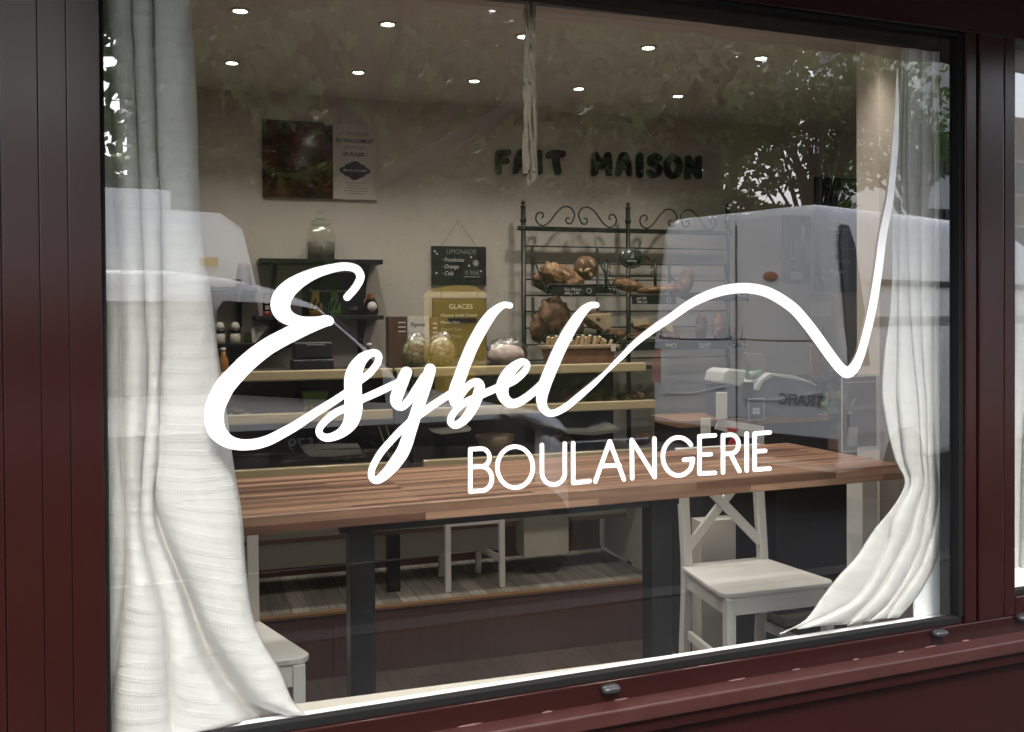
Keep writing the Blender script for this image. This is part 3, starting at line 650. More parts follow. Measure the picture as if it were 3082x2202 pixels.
LB('black bubble letter A half hidden behind the hanging rope', (1541, 1590, 450, 525), [[(.2, .88), (.35, .3), (.5, .12, 1.1), (.68, .3), (.84, .88)], [(.3, .64, .7), (.74, .64, .7)]], 17)
LB('black bubble letter I of the first word, right of the rope', (1608, 1632, 452, 525), [[(.5, .12), (.48, .5), (.54, .88)]], 20)
LB('black bubble letter T at the end of the first wall word', (1645, 1697, 452, 526), [[(.12, .2), (.4, .12), (.88, .16)], [(.5, .14), (.52, .5), (.62, .88)]], 20)
LB('black bubble letter M that starts the second wall word', (1777, 1841, 456, 530), [[(.16, .88), (.18, .5), (.2, .14)], [(.2, .14), (.5, .62)], [(.5, .62), (.78, .14)], [(.78, .14), (.83, .5), (.85, .88)]], 18)
LB('black bubble letter A between M and I of the second wall word', (1850, 1900, 458, 530), [[(.17, .88), (.32, .3), (.5, .12, 1.1), (.7, .3), (.84, .88)], [(.3, .66, .7), (.72, .66, .7)]], 17)
LB('black bubble letter I in the middle of the second wall word', (1911, 1935, 460, 534), [[(.48, .12), (.5, .5), (.54, .88)]], 20)
LB('black bubble letter S before the last two wall letters', (1945, 1991, 460, 535), [[(.82, .22), (.55, .12), (.25, .22), (.25, .4), (.6, .5), (.82, .66), (.7, .84), (.4, .9), (.14, .78)]], 17)
LB('black bubble letter O, round, next to last on the wall', (1996, 2051, 464, 538), [[(.5, .14), (.8, .3), (.84, .6), (.6, .87), (.32, .84), (.16, .55), (.24, .25), (.5, .14)]], 18)
LB('black bubble letter N ending the words on the back wall', (2058, 2110, 466, 541), [[(.18, .88), (.2, .5), (.2, .14)], [(.2, .14), (.8, .86)], [(.82, .14), (.8, .5), (.84, .86)]], 17)

# ------------------------------------------------------------------ wall shelves and what stands on them
def shelf(label, px0, px1, py, dep, bx, d0=BD):
    a, b = D(px0, py, d0-dep), D(px1, py, d0-dep); z = a.z
    t = thing('wall_shelf', label, 'shelf', ((a.x+b.x)/2, d0, z))
    MB().box(a.x, b.x, d0-dep, d0-.001, z-.022, z).build('board', M['dark_iron'], t, bevel=.002)
    for x in bx:
        c = D(x, py, d0-dep*.6).x; mb = MB()
        pts = [(c-.012, d0-dep*.85, z-.022), (c-.012, d0-.002, z-.022), (c-.012, d0-.002, z-.19), (c-.012, d0-.03, z-.19), (c-.012, d0-.05, z-.12), (c-.012, d0-dep*.7, z-.05)]
        mb.prism(pts, (.024, 0, 0)); mb.build('bracket', M['dark_iron'], t, bevel=.002)
    return z, t
zs1, _ = shelf('upper black wall shelf with the tall glass jar on it', 780, 1153, 776, .20, (826, 1102))
zs2, _ = shelf('lower black wall shelf holding juice pouches and a chalkboard', 766, 1156, 950, .18, (826, 1092))
zs3, _ = shelf('short black shelf cut off by the left curtain', 560, 775, 862, .16, (721,))
zs4 = D(700, 1035, BD-.2).z
_, bs = shelf('low dark shelf with white lidded pots behind the curtain edge', 560, 880, 1035, .2, (700,))
# glass jar
def lathe_thing(name, label, cat, px, py, d, prof_parts, n=28, group=None, z=None):
    c = D(px, py, d)
    if z is not None: c.z = z
    t = thing(name, label, cat, (c.x, d, c.z), 'int', group)
    for pn, mt, prof in prof_parts: MB().lathe((c.x, d, c.z), prof, n, caps=(mt not in ('glass_jar',))).build(pn, M[mt], t)
    return t, c
M['jar_green'] = mat('greenish_glass', (.10, .11, .095), .12, var=.15, vscale=20, stretch=(60, 60, 1))
t, c = lathe_thing('glass_jar', 'large ribbed glass jar with knobbed lid on the upper shelf', 'jar', 966, 772, BD-.11, [], z=zs1)
rings = []
for r, z in ((.055, .0), (.068, .008), (.070, .05), (.071, .11), (.066, .14), (.05, .158), (.046, .17)):
    rings.append([Vector((c.x+r*(1+.025*math.cos(14*2*math.pi*q/112))*math.cos(2*math.pi*q/112), c.y+r*(1+.025*math.cos(14*2*math.pi*q/112))*math.sin(2*math.pi*q/112), c.z+z)) for q in range(112)])
MB().loft(rings).build('body', M['glass_jar'], t)
MB().lathe(c, [(.064, .004), (.066, .05), (.066, .085), (.001, .09)], 28).build('contents', mat('jar_contents', (.12, .105, .085), .6, var=.5, vscale=40), t)
MB().lathe(c, [(.052, .170), (.056, .176), (.05, .186), (.036, .196), (.014, .203), (.010, .206), (.016, .215), (.019, .225), (.014, .235), (.001, .239)], 28).build('lid', M['glass_jar'], t)
# board and pouches on lower shelf
x0, x1, z0, z1 = quad(910, 826, 1095, 945, BD-.05); z0 = zs2
cb = thing('chalkboard', 'small chalkboard with handwriting standing on the lower wall shelf', 'chalkboard', ((x0+x1)/2, BD-.05, z0))
MB().box(x0, x1, BD-.052, BD-.035, z0, z1+.01).build('board', M['chalk_black'], cb)
text('Payeurs sont bonne nuit', .022, (x0+.035, BD-.0525, z0+.115), M['chalk'], cb, 'chalk_writing', shear=.2, sx=.9)
text('1,50', .024, (x1-.075, BD-.0525, z0+.028), M['chalk'], cb, 'chalk_writing', shear=.2)
for (xa, xb, cl, lb) in ((929, 971, (.42, .24, .03), 'orange pouch with black drawings on the lower wall shelf'), (987, 1027, (.09, .20, .05), 'green pouch with black drawings on the lower wall shelf')):
    p0, p1 = D(xa, 946, BD-.09), D(xb, 946, BD-.09); h = .118
    t = thing('drink_pouch', lb, 'pouch', ((p0.x+p1.x)/2, BD-.09, zs2), 'int', 'pouches on the lower shelf')
    wv = p1.x-p0.x; rings = []
    for q, (sw, sd) in enumerate(((1, .5), (1.0, .8), (.98, .75), (.92, .5), (.62, .2), (.55, .06), (.5, .04))):
        z = zs2 + h*q/6
        rings.append([Vector(((p0.x+p1.x)/2 + wv/2*sw*math.cos(a)*(1 if abs(math.cos(a)) > .5 else 1), BD-.09 + .03*sd*math.sin(a), z)) for a in [2*math.pi*i/16 for i in range(16)]])
    MB().loft(rings).build('bag', mat('pouch_foil', cl, .35, var=.35, vscale=40, bump=.3, bscale=40), t)
    mb = MB()
    for i in range(6):
        xx = p0.x+wv*(.2+.12*i); zz_ = zs2+.025+.018*((i*7) % 3); mb.lathe((xx, BD-.118, zz_), [(.001, 0), (.0045, .002), (.0045, .02), (.001, .024)], 8, sy=.3)
    mb.build('drawing', M['letter_black'], t)
M['brown_glass'] = mat('brown_glass', (.03, .014, .007), .12, var=.1); M['amber'] = mat('amber_cap', (.30, .13, .03), .25, var=.2)
t, c = lathe_thing('sauce_bottle', 'small brown bottle with amber cap and round white label on the lower shelf', 'bottle', 1117, 946, BD-.09, [('body', 'brown_glass', [(.028, 0), (.036, .004), (.037, .035), (.032, .06), (.022, .078)]), ('cap', 'amber', [(.022, .078), (.021, .085), (.017, .106), (.001, .107)])], z=zs2)
MB().lathe((c.x, c.y-.035, c.z+.043), [(.001, -.006), (.022, -.005), (.024, .0), (.024, .004)], 20, axis='y').build('label_disc', M['white_card'], t)
M['can_red'] = mat('red_tin', (.25, .02, .018), .35, var=.1)
t, c = lathe_thing('drink_can', 'black, white and red tin on the lower shelf beside the script E', 'tin', 803, 946, BD-.09, [('can_body', 'can_red', [(.017, 0), (.0185, .003), (.0185, .022)]), ('can_band', 'letter_black', [(.0188, .0225), (.0188, .062), (.017, .066), (.001, .066)])], z=zs2)
MB().lathe((c.x, c.y-.004, c.z+.055), [(.014, 0), (.016, .006), (.014, .04), (.008, .046), (.001, .047)], 16).build('tissue', M['white_card'], t)
mb = MB().box(c.x-.008, c.x+.012, c.y-.0205, c.y-.017, c.z+.03, c.z+.05); mb.build('label_patch', M['white_card'], t)
M['cup_brown'] = mat('brown_cup', (.17, .12, .09), .6, var=.15)
lathe_thing('paper_cup', 'upside-down tapered brown cup on the short left shelf', 'cup', 734, 862, BD-.08, [('cup_body', 'cup_brown', [(.040, 0), (.038, .03), (.030, .085), (.027, .112), (.001, .113)])], z=zs3)
for px, lb in ((662, 'dark pot with a pale lid beside the curtain edge on the low shelf'), (708, 'pot with white dome lid and black band on the low shelf')):
    t, c = lathe_thing('storage_pot', lb, 'pot', px, 1033, BD-.09, [('pot_body', 'cream_panel', [(.02, 0), (.024, .006), (.024, .05)]), ('band', 'letter_black', [(.0255, .05), (.0255, .066)]), ('lid', 'white_card', [(.0225, .066), (.021, .085), (.016, .1), (.001, .104)])], z=zs4)
t, c = lathe_thing('pleated_lamp', 'pale pleated fan of paper standing on the low shelf', 'napkins', 778, 1033, BD-.09, [], z=zs4)
mb = MB()
for i in range(7):
    a = R(-46+i*11); mb.add([(c.x-.03, c.y-.02-.004*i, c.z), (c.x-.03+.012, c.y-.02-.004*i, c.z), (c.x-.03+.10*math.sin(a+.9)*.8, c.y-.01-.004*i, c.z+.085*math.cos(a*.8)), (c.x-.04+.10*math.sin(a+.9)*.7, c.y-.012-.004*i, c.z+.09*math.cos(a*.8))], [(0, 1, 2, 3)])
o = mb.build('paper', M['white_card'], t); md = o.modifiers.new('s', 'SOLIDIFY'); md.thickness = .002

# hanging chalkboards
x0, x1, z0, z1 = quad(1299, 741, 1462, 857, WD)
hb = thing('chalkboard', 'hanging chalkboard listing Framboise, Orange and Cola below its string', 'chalkboard', ((x0+x1)/2, WD, z0))
MB().box(x0, x1, WD-.008, WD+.008, z0, z1).build('board', M['chalk_black'], hb, bevel=.001)
ap = D(1379, 663, WD); MB().tube([(x0+.05, WD-.003, z1), (ap.x, WD-.003, ap.z), (x1-.05, WD-.003, z1)], .0011, 5).build('string', M['car_dark'], hb)
h = z1-z0
text('LIMONADE', .036, (x0+.075, WD-.0085, z0+h*.80), M['chalk_dim'], hb, 'chalk_writing', sx=.9)
for i, s in enumerate(('Framboise', 'Orange', 'Cola')): text('\u00b7 '+s, .030, (x0+.05, WD-.0085, z0+h*(.60-.175*i)), M['chalk'], hb, 'chalk_writing', shear=.25, sx=.85)
text('0.90\u20ac', .034, (x0+.175, WD-.0085, z0+h*.255), M['chalk_dim'], hb, 'chalk_writing')
mb = MB()
for i in range(8):
    a = R(i*45); cx_, cz_ = x0+.235, z0+h*.57; mb.beam((cx_+.003*math.cos(a), WD-.0087, cz_+.003*math.sin(a)), (cx_+.018*math.cos(a), WD-.0087, cz_+.018*math.sin(a)), .0035, .0004, (0, 1, 0))
for (fx, fy) in ((.05, .86), (.09, .80), (.68, .5), (.9, .36), (.08, .3), (.72, .72)): mb.lathe((x0+(x1-x0)*fx, WD-.0086, z0+h*fy), [(.0055, 0), (.0055, .0004)], 6, axis='y')
mb.box(x0+.17, x0+.255, WD-.0088, WD-.0082, z0+h*.205, z0+h*.215); mb.build('chalk_drawing', M['chalk'], hb)
x0b, x1b, z0b, z1b = quad(1302, 897, 1463, 1075, WD)
gb = thing('chalkboard', 'chalkboard headed GLACES hung below the drinks board', 'chalkboard', ((x0b+x1b)/2, WD, z0b))
MB().box(x0b, x1b, WD-.008, WD+.008, z0b, z1b).build('board', M['chalk_black'], gb, bevel=.001)
MB().tube([(x0b+.045, WD-.003, z1b), (x0b+.045, WD-.003, z0)], .001, 5).tube([(x1b-.045, WD-.003, z1b), (x1b-.045, WD-.003, z0)], .001, 5).build('string', M['car_dark'], gb)
text('GLACES', .036, (x0b+.085, WD-.0085, z1b-.055), M['chalk'], gb, 'chalk_writing')
for i, s in enumerate(('Chocolat Vanille Caramel', 'Menthe Noix', 'Pistache Fraise', 'Citron Mangue')): text(s, .021, (x0b+.04, WD-.0085, z1b-.095-.036*i), M['chalk' if i < 2 else 'chalk_dim'], gb, 'chalk_writing', shear=.2, sx=.9)

# tall menu board, poster and switch on the right of the back wall
x0, x1, z0, z1 = quad(2452, 535, 2582, 880, WD)
mn = thing('menu_board', 'tall narrow chalkboard menu on the back wall by the right pier', 'menu', ((x0+x1)/2, WD, z0))
MB().box(x0, x1+.12, WD-.008, WD+.008, z0, z1).build('board', M['chalk_black'], mn, bevel=.001)
for i, (s, f) in enumerate((('MENU', .84), ('salade du', .73), ('marche', .70), ('petit dej', .64), ('express', .61), ('Formule soleil', .54), ('boisson', .51), ('plat du jour', .44), ('chaud ou froid', .37), ('soupe', .34), ('Roule sucre', .26), ('Roule saumon', .17))):
    text(s, .052 if i == 0 else .030, (x0+.10+(.02 if i % 2 == 0 else 0), WD-.0085, z0+(z1-z0)*f), M['chalk' if i in (0, 5, 10, 11) else 'chalk_dim'], mn, 'chalk_writing', shear=.2, sx=.85)
mb = MB()
for dx, dz in ((0, .012), (-.012, 0), (.012, 0), (.0, -.002)): mb.blob((x0+.06+dx, WD-.009, z0+.085+dz), (.011, .0015, .012), .1)
mb.build('chalk_drawing', M['chalk_dim'], mn)
x0, x1, z0, z1 = quad(2357, 648, 2437, 853, WD)
p2 = thing('wall_poster', 'narrow grey poster with a white jug drawing beside the menu board', 'poster', ((x0+x1)/2, WD, z0))
MB().box(x0, x1, WD-.003, WD+.008, z0, z1).build('sheet', noisecol('mauve_poster', [(.3, (.13, .095, .09)), (.7, (.2, .15, .145))], 3, .6, 0), p2)
mb = MB(); cxx = x0+(x1-x0)*.38; zc = z0+(z1-z0)*.30
mb.tube([(cxx+.028*math.cos(a), WD-.004, zc+.03*math.sin(a)) for a in [2*math.pi*i/24 for i in range(25)]], .0022, 5)
mb.tube([(cxx-.018, WD-.004, zc+.025), (cxx-.018, WD-.004, zc+.14)], .0018, 5).tube([(cxx+.018, WD-.004, zc+.025), (cxx+.018, WD-.004, zc+.14)], .0018, 5)
mb.tube([(x1-.035, WD-.004, zc), (x1-.015, WD-.004, zc+.03), (x1-.022, WD-.004, zc+.075)], .0022, 5)
mb.build('jug_drawing', M['white_card'], p2)
mb = MB().box(x0+.05, x0+.13, WD-.0045, WD-.003, z0+.025, z0+.07).box(x1-.06, x1-.038, WD-.0045, WD-.003, z0+.24, z0+.34); mb.build('label_patch', M['white_card'], p2)
MB().box(x1-.062, x1-.03, WD-.0045, WD-.003, z0+.35, z0+.385).build('green_patch', mat('green_print', (.06, .12, .07), .6), p2)
a = D(2442, 908, WD); b = D(2494, 956, WD)
tag(MB().box(a.x, b.x, WD-.03, WD+.005, b.z, a.z).build('wall_socket', M['white_card'], None, bevel=.008, seg=3), 'white rounded switch box on the wall under the menu board', 'switch')

# ================================================================== BREAD RACK
RD = BD-.10
def RX(px, d=None): return D(px, 850, RD if d is None else d).x
def RZ(py, px=1880): return D(px, py, RD).z
ra = thing('bread_rack', 'black wrought iron bread rack with scroll top on the back wall', 'rack', (RX(1890), RD, FZ))
for px, pt in ((1576, 612), (1891, 617), (2191, 620)):
    x = RX(px); zt = D(px, pt, RD).z
    mb = MB().tube([(x, RD, FZ), (x, RD, zt-.02)], .0125, 10).lathe((x, RD, zt-.10), [(.0125, 0), (.0165, .004), (.0165, .02), (.0125, .025)], 12).lathe((x, RD, zt-.02), [(.0145, 0), (.0145, .01), (.004, .012), (.009, .017), (.011, .025), (.008, .033), (.001, .036)], 12)
    mb.build('post', M['dark_iron'], ra)
xl, xm, xr = RX(1576), RX(1891), RX(2191)
zr = RZ(694)
MB().box(xl-.03, xr+.02, RD-.012, RD+.012, zr-.012, zr+.012).build('top_rail', M['dark_iron'], ra, bevel=.002)
for py in (745, 794, 842, 889, 936, 984, 1033, 1078):
    MB().tube([(xl, RD+.01, RZ(py)), (xr, RD+.01, RZ(py))], .0042, 6).build('crossbar', M['dark_iron'], ra)
def spiral(cx_, cz_, r0, r1, a0, a1, n=18): return [(cx_+(r0+(r1-r0)*i/n)*math.cos(a0+(a1-a0)*i/n), RD, cz_+(r0+(r1-r0)*i/n)*math.sin(a0+(a1-a0)*i/n)) for i in range(n+1)]
for xa, xb in ((xl, xm), (xm, xr)):
    c0 = (xa+xb)/2; wd_ = (xb-xa)*.38; u = wd_/.23
    for sgn in (-1, 1):
        def P(pts): return [(c0+sgn*(p[0]-0), p[1], p[2]) for p in pts]
        ctl = [(.045*u, zr+.055), (.062*u, zr+.075), (.05*u, zr+.04)]
        path = catmull([(.042, .060), (.055, .062), (.062, .048), (.05, .032), (.03, .036), (.02, .055), (.012, .085), (.035, .118), (.075, .122), (.115, .09), (.15, .045), (.185, .018), (.215, .024), (.232, .05), (.225, .08), (.2, .088), (.19, .07), (.2, .058)], 6)
        mb = MB().tube([(c0+sgn*p[0]*u, RD, zr+.0+p[1]*u*.98) for p in path], .0043, 7); mb.build('scroll', M['dark_iron'], ra)
# slanted basket arms and trays
def tray(px0, px1, pyt, pyb, dep=.24):
    xa, xb = RX(px0), RX(px1); zb = RZ(pyb); zt = RZ(pyt); mb = MB()
    for x in (xa, xb):
        mb.tube([(x, RD-.01, zt), (x, RD-.015, zb+.02), (x, RD-dep, zb-.03), (x, RD-dep, zb+.01)], .008, 8)
        mb.tube([(x, RD-.02, zt-.06), (x, RD-dep*.9, zb-.02)], .0045, 6)
    for i in range(6):
        t_ = i/5; mb.tube([(xa, RD-.015-(dep-.015)*t_, zb+.012-.04*t_), (xb, RD-.015-(dep-.015)*t_, zb+.012-.04*t_)], .004, 6)
    mb.tube([(xa, RD-dep, zb+.01), (xb, RD-dep, zb+.01)], .006, 6)
    return mb.build('bread_tray', M['dark_iron'], ra)
tray(1601, 1795, 745, 868); tray(2012, 2180, 795, 890); tray(1601, 1795, 895, 1010); tray(1800, 2170, 960, 1030)
# small central frame with oval sign
mb = MB()
for px in (1824, 1972): x = RX(px, RD-.14); mb.tube([(x, RD-.14, D(px, 880, RD-.14).z), (x, RD-.14, D(px, 792, RD-.14).z)], .009, 8)
xa, xb = RX(1824, RD-.14), RX(1972, RD-.14); zz0 = D(1900, 830, RD-.14).z; mb.tube([(xa, RD-.14, zz0), (xb, RD-.14, zz0)], .006, 6).tube([(xa, RD-.14, zz0-.06), (xb, RD-.14, zz0-.06)], .004, 6)
for sx_, px in ((1, 1826), (-1, 1970)):
    x = RX(px, RD-.14); zt = D(px, 792, RD-.14).z
    mb.tube([(x+sx_*q[0], RD-.14, zt+q[1]) for q in catmull([(-.012, .012), (-.002, .022), (.006, .01), (.0, -.002), (.02, .012), (.055, .04), (.08, .045)], 5)], .003, 6)
    for dz in (-.02, -.05): mb.tube([(x+sx_*(.012+.008*math.cos(a)), RD-.14, zt+dz+.009*math.sin(a)) for a in [R(200-30*i) for i in range(10)]], .0028, 5)
mb.build('sign_frame', M['dark_iron'], ra)
c = D(1901, 777, RD-.15)
ov = MB().lathe((c.x, RD-.15, c.z), [(.001, -.006), (1.0, -.006), (1.0, .006), (.001, .006)], 32, axis='y', sx=.069, sy=.053).build('oval_sign', mat('slate_oval', (.03, .034, .034), .25, var=.2), ra)
mb = MB()
for r_ in (.86,): mb.tube([(c.x+.069*r_*math.cos(a), RD-.157, c.z+.053*r_*math.sin(a)) for a in [2*math.pi*i/32 for i in range(33)]], .0009, 4)
mb.prism([(c.x-.012, RD-.1565, c.z), (c.x+.012, RD-.1565, c.z), (c.x+.006, RD-.1565, c.z+.03), (c.x-.002, RD-.1565, c.z+.022)], (0, -.001, 0))
mb.prism([(c.x-.03, RD-.1565, c.z-.018), (c.x+.03, RD-.1565, c.z-.018), (c.x+.02, RD-.1565, c.z-.01), (c.x-.02, RD-.1565, c.z-.008)], (0, -.001, 0))
mb.build('sign_emblem', M['chalk_dim'], ra)
# loaves
def loaf(label, px, py, d, r, rot=(0, 0, 0), mt='bread', amp=.12, freq=2.6, seed=1, cuts=False, flat=None):
    c = D(px, py, d); from_e = Matrix.Rotation(rot[2], 3, 'Z') @ Matrix.Rotation(rot[1], 3, 'Y') @ Matrix.Rotation(rot[0], 3, 'X')
    t = thing('bread_loaf', label, 'bread', (c.x, d, c.z-r[2]), 'int', 'loaves on the bread rack')
    MB().blob(c, r, amp, freq, 28, 18, from_e, seed, flat).build('crust', M[mt], t)
    if cuts:
        mb = MB()
        for i, (dx, dz, an, ln) in enumerate(cuts):
            q = from_e @ Vector((dx, 0, dz)); yy = d - r[1]*math.sqrt(max(.05, 1-(dx/r[0])**2-(dz/r[2])**2))*1.02
            mb.blob((c.x+dx, yy, c.z+dz), (ln, .004, .009), .3, 5, 12, 8, Matrix.Rotation(an, 3, 'Y'), i)
        mb.build('score', noisecol('floury_score', [(.3, (.36, .25, .13)), (.7, (.55, .42, .26))], 60, .8, .3), t)
    return t
loaf('knobbly brown loaf lying at the left end of the upper rack tray', 1690, 835, RD-.16, (.115, .07, .058), (0, .45, 0), 'bread', .22, 3.2, 3, [(-.05, .03, .5, .02), (.0, .015, .5, .022), (.04, -.02, .4, .02)])
loaf('round dark loaf scored with pale cuts, standing upright on the rack', 1763, 806, RD-.15, (.067, .035, .062), (0, 0, 0), 'bread_dark', .05, 3, 5, [(-.03, .025, 1.1, .018), (.022, .022, .9, .024), (-.005, -.012, -.5, .02), (.015, -.035, 1.0, .018), (-.038, -.015, .7, .013)])
loaf('rusty brown loaf behind the small central frame', 1888, 857, RD-.12, (.085, .05, .035), (0, .15, 0), 'bread', .1, 3, 7)
loaf('flat crusty loaf in the right upper tray', 1975, 872, RD-.14, (.12, .05, .022), (0, -.05, 0), 'bread', .15, 3, 8)
loaf('pointed loaf end at the right of the upper tray beside the van reflection', 2062, 850, RD-.12, (.04, .05, .08), (0, .35, 0), 'bread_dark', .15, 3, 9)
loaf('big dark craggy loaf leaning in the left lower tray', 1672, 957, RD-.16, (.085, .06, .11), (0, -.3, 0), 'bread_dark', .25, 2.6, 11)
loaf('tan loaf beside the paper sheet in the lower tray', 1795, 965, RD-.15, (.075, .05, .045), (0, .3, 0), 'bread', .15, 2.6, 13)
loaf('low brown loaf under the white swoosh at the rack right', 1965, 990, RD-.15, (.13, .05, .032), (0, .2, 0), 'bread', .16, 3, 15)
loaf('rounded loaf at the far right of the lower tray', 2010, 1012, RD-.16, (.07, .05, .03), (0, .1, 0), 'bread_dark', .16, 3, 16)
loaf('slim upright loaf seen through the van reflection', 2110, 985, RD-.12, (.032, .035, .085), (0, .05, 0), 'bread_dark', .1, 3, 17)
loaf('upright brown loaf at the right post seen through the van reflection', 2165, 985, RD-.12, (.04, .035, .08), (0, -.05, 0), 'bread', .1, 3, 18)
for q, (px, py, dd, rr, ro, mt_, lb) in enumerate(((1632, 842, .10, (.05, .04, .04), .3, 'bread_dark', 'small dark loaf squeezed against the left rack post'), (1725, 850, .20, (.06, .04, .03), -.2, 'bread', 'oval loaf in front of the knobbly loaf on the upper tray'), (1620, 985, .14, (.04, .04, .075), .1, 'bread_dark', 'upright dark loaf at the left end of the lower tray'), (1728, 985, .18, (.05, .045, .055), .4, 'bread_dark', 'dark loaf wedged between craggy loaf and paper sheet'), (1850, 1005, .16, (.055, .045, .03), .1, 'bread', 'short loaf under the yellow paper sheet'), (1920, 1012, .17, (.06, .04, .028), -.1, 'bread_dark', 'flat dark loaf behind the swoosh of the lettering'), (2030, 868, .13, (.05, .04, .028), .1, 'bread', 'small loaf right of the flat crusty loaf'))):
    loaf(lb, px, py, RD-dd, rr, (0, ro, 0), mt_, .2, 3, 30+q)
for px, py, w_, h_, lb, mt_ in ((700, 1033, .05, .07, 'brown packet behind the lidded pots on the low shelf', 'cup_brown'), (832, 1033, .06, .09, 'dark packet at the right end of the low shelf', 'riser'), (748, 1033, .035, .05, 'small green tin on the low shelf', 'green')):
    c = D(px, py, BD-.04); c.z = zs4
    tag(MB().loft([[(c.x+w_/2*a*f, BD-.03+.018*b*f, zs4+z) for a, b in ((-1, -1), (1, -1), (1, 1), (-1, 1))] for f, z in ((1, 0), (1.04, h_*.5), (.92, h_*.9), (.9, h_))], smooth=False).build('food_packet', M[mt_], None, (c.x, BD-.03, zs4), bevel=.003), lb, 'packet', 'packets on the low shelf')
for (pts, lb) in (([(1762, 948), (1838, 943), (1840, 985), (1818, 992)], 'folded yellow paper sheet in the middle of the rack'), ([(1904, 962), (1948, 958), (1952, 975), (1908, 982)], 'small yellow paper flap on the right half of the rack'), ([(1990, 976), (2024, 978), (2026, 1000), (2012, 996)], 'yellow paper corner under the swoosh on the rack')):
    mb = MB().prism([D(a, b, RD-.2) for a, b in pts], (0, .004, .002))
    tag(mb.build('bread_paper', M['paper'], None), lb, 'paper', 'paper sheets on the rack')
def pricestrip(label, px0, px1, py0, py1, rows, d):
    x0, x1, z0, z1 = quad(px0, py0, px1, py1, d)
    t = thing('price_strip', label, 'price label', ((x0+x1)/2, d, z0), 'int', 'black price strips on the rack')
    MB().box(x0, x1, d, d+.006, z0, z1).build('strip', M['chalk_black'], t)
    for s, fx, fy in rows: text(s, .019, (x0+(x1-x0)*fx, d-.0006, z0+(z1-z0)*fy), M['chalk'], t, 'chalk_writing', shear=.2)
    cx_ = x0+(x1-x0)*(.83 if len(rows) < 4 else .48); MB().tube([(cx_+.0125*math.cos(a), d-.001, (z0+z1)/2+.0125*math.sin(a)) for a in [2*math.pi*i/20 for i in range(21)]], .0011, 4).build('stamp', M['chalk'], t)
pricestrip('black price strip reading Pain Maison under the round loaf', 1660, 1795, 861, 888, [('Pain Maison', .28, .52), ('500 g 1.90', .28, .1)], RD-.27)
pricestrip('black price strip under the right upper tray', 1903, 2035, 888, 915, [('pur ble', .1, .55), ('990 2.0', .1, .1)], RD-.27)
pricestrip('long black price strip low on the rack at the swoosh', 1872, 2190, 1029, 1052, [('Noix', .04, .52), ('Seigle', .40, .52), ('Complet', .72, .52), ('990 2.2', .72, .08)], RD-.26)

# ================================================================== DISPLAY COUNTER
CD = 2.0; CB = 2.50
dc = thing('display_counter', 'long glass pastry counter with pale wood rails and a dark brown base', 'counter', (1.0, CD, FZ))
sL, sR = -.5, D(1974, 1210, CD).x
zB = D(1400, 1800, CD).z
MB().box(sL, D(1003, 1900, CD).x-.001, CD, CD+.02, FZ, zB-.012).box(D(1003, 1900, CD).x+.001, D(1962, 1800, CD).x, CD, CD+.02, FZ, zB-.012).build('base_panel', M['riser'], dc, bevel=.001)
MB().box(sL, D(1962, 1800, CD).x, CD-.006, CD+.03, zB-.012, zB).build('base_trim', M['wood_trim'], dc, bevel=.001)
MB().box(sL, sR, CD+.031, CB+.12, zB-.03, zB-.003).build('plinth_floor', M['greyplank'], dc)
MB().box(sL, sR, CB+.121, CB+.14, FZ, .93).build('recess_back', M['riser'], dc)
xw = D(1523, 1650, 2.34)
zt1, zt0 = D(1050, 1604, 2.30).z, D(1050, 1618, 2.30).z
MB().box(sL, D(1500, 1650, 2.34).x, 2.34, 2.36, D(1050, 1693, 2.34).z, .62).build('front_panel', M['cream_panel'], dc, bevel=.001)
x0, x1, z0, z1 = quad(1577, 1540, 1712, 1672, 2.22)
MB().box(x0, x1, 2.22, 2.34, z0, z1+.05).build('drawer_block', M['cream_panel'], dc, bevel=.002)
MB().box(sL, sR, 2.285, 2.335, zt0, zt1).build('wood_trim', M['wood_trim'], dc, bevel=.003)
MB().box(sL, sR, 2.28, 2.334, zt1+.0005, zt1+.05).build('lower_rail', M['cream_panel'], dc, bevel=.002)
xs_ = D(1958, 1700, CD+.03).x
MB().prism([(xs_, CD+.02, zB+.02), (xs_, CB+.1, zB+.02), (xs_, CB+.1, .93), (xs_, CD+.02, .93)], (.02, 0, 0)).build('side_panel', M['cream_panel'], dc)
def rail(pa, pb, py_t, py_b, d, mt='wood_yellow', pxr=1000, nm='shelf_rail'):
    xa, xb = D(pa, py_t, d).x, D(pb, py_t, d).x; z1_ = D(pxr, py_t, d).z; z0_ = D(pxr, py_b, d).z
    return MB().box(xa, xb, d, d+.035, z0_, z1_).build(nm, M[mt], dc, bevel=.006, seg=3), z0_, z1_
for (py_t, py_b, pe) in ((1112, 1142, 1946), (1238, 1268, 1974), (1400, 1428, 2002)):
    rail(420, 1183, py_t, py_b, CD)
    rail(1275 if py_t > 1150 else 1190, pe, py_t-0, py_b-0, CD)
z_s1 = D(1000, 1127, CD).z; z_s2 = D(1000, 1253, CD).z; z_s3 = D(1000, 1414, CD).z
MB().box(sL, sR, CD+.036, CB, z_s1-.012, z_s1+.006).build('top_board', M['dark_inside'], dc, bevel=.002)
MB().box(sL, sR, CD+.036, CB-.05, z_s2-.008, z_s2+.004).build('glass_shelf', M['glass_case'], dc)
MB().box(sL, sR, CD+.036, CB, z_s3-.012, z_s3+.004).build('deck_board', mat('deck_metal', (.16, .15, .14), .35, metal=.4, var=.1), dc, bevel=.002)
MB().box(sL, sR, CB-.04, CB-.02, z_s3, z_s1-.02).build('back_door', mat('dark_sliding_door', (.035, .03, .027), .2, var=.2), dc)
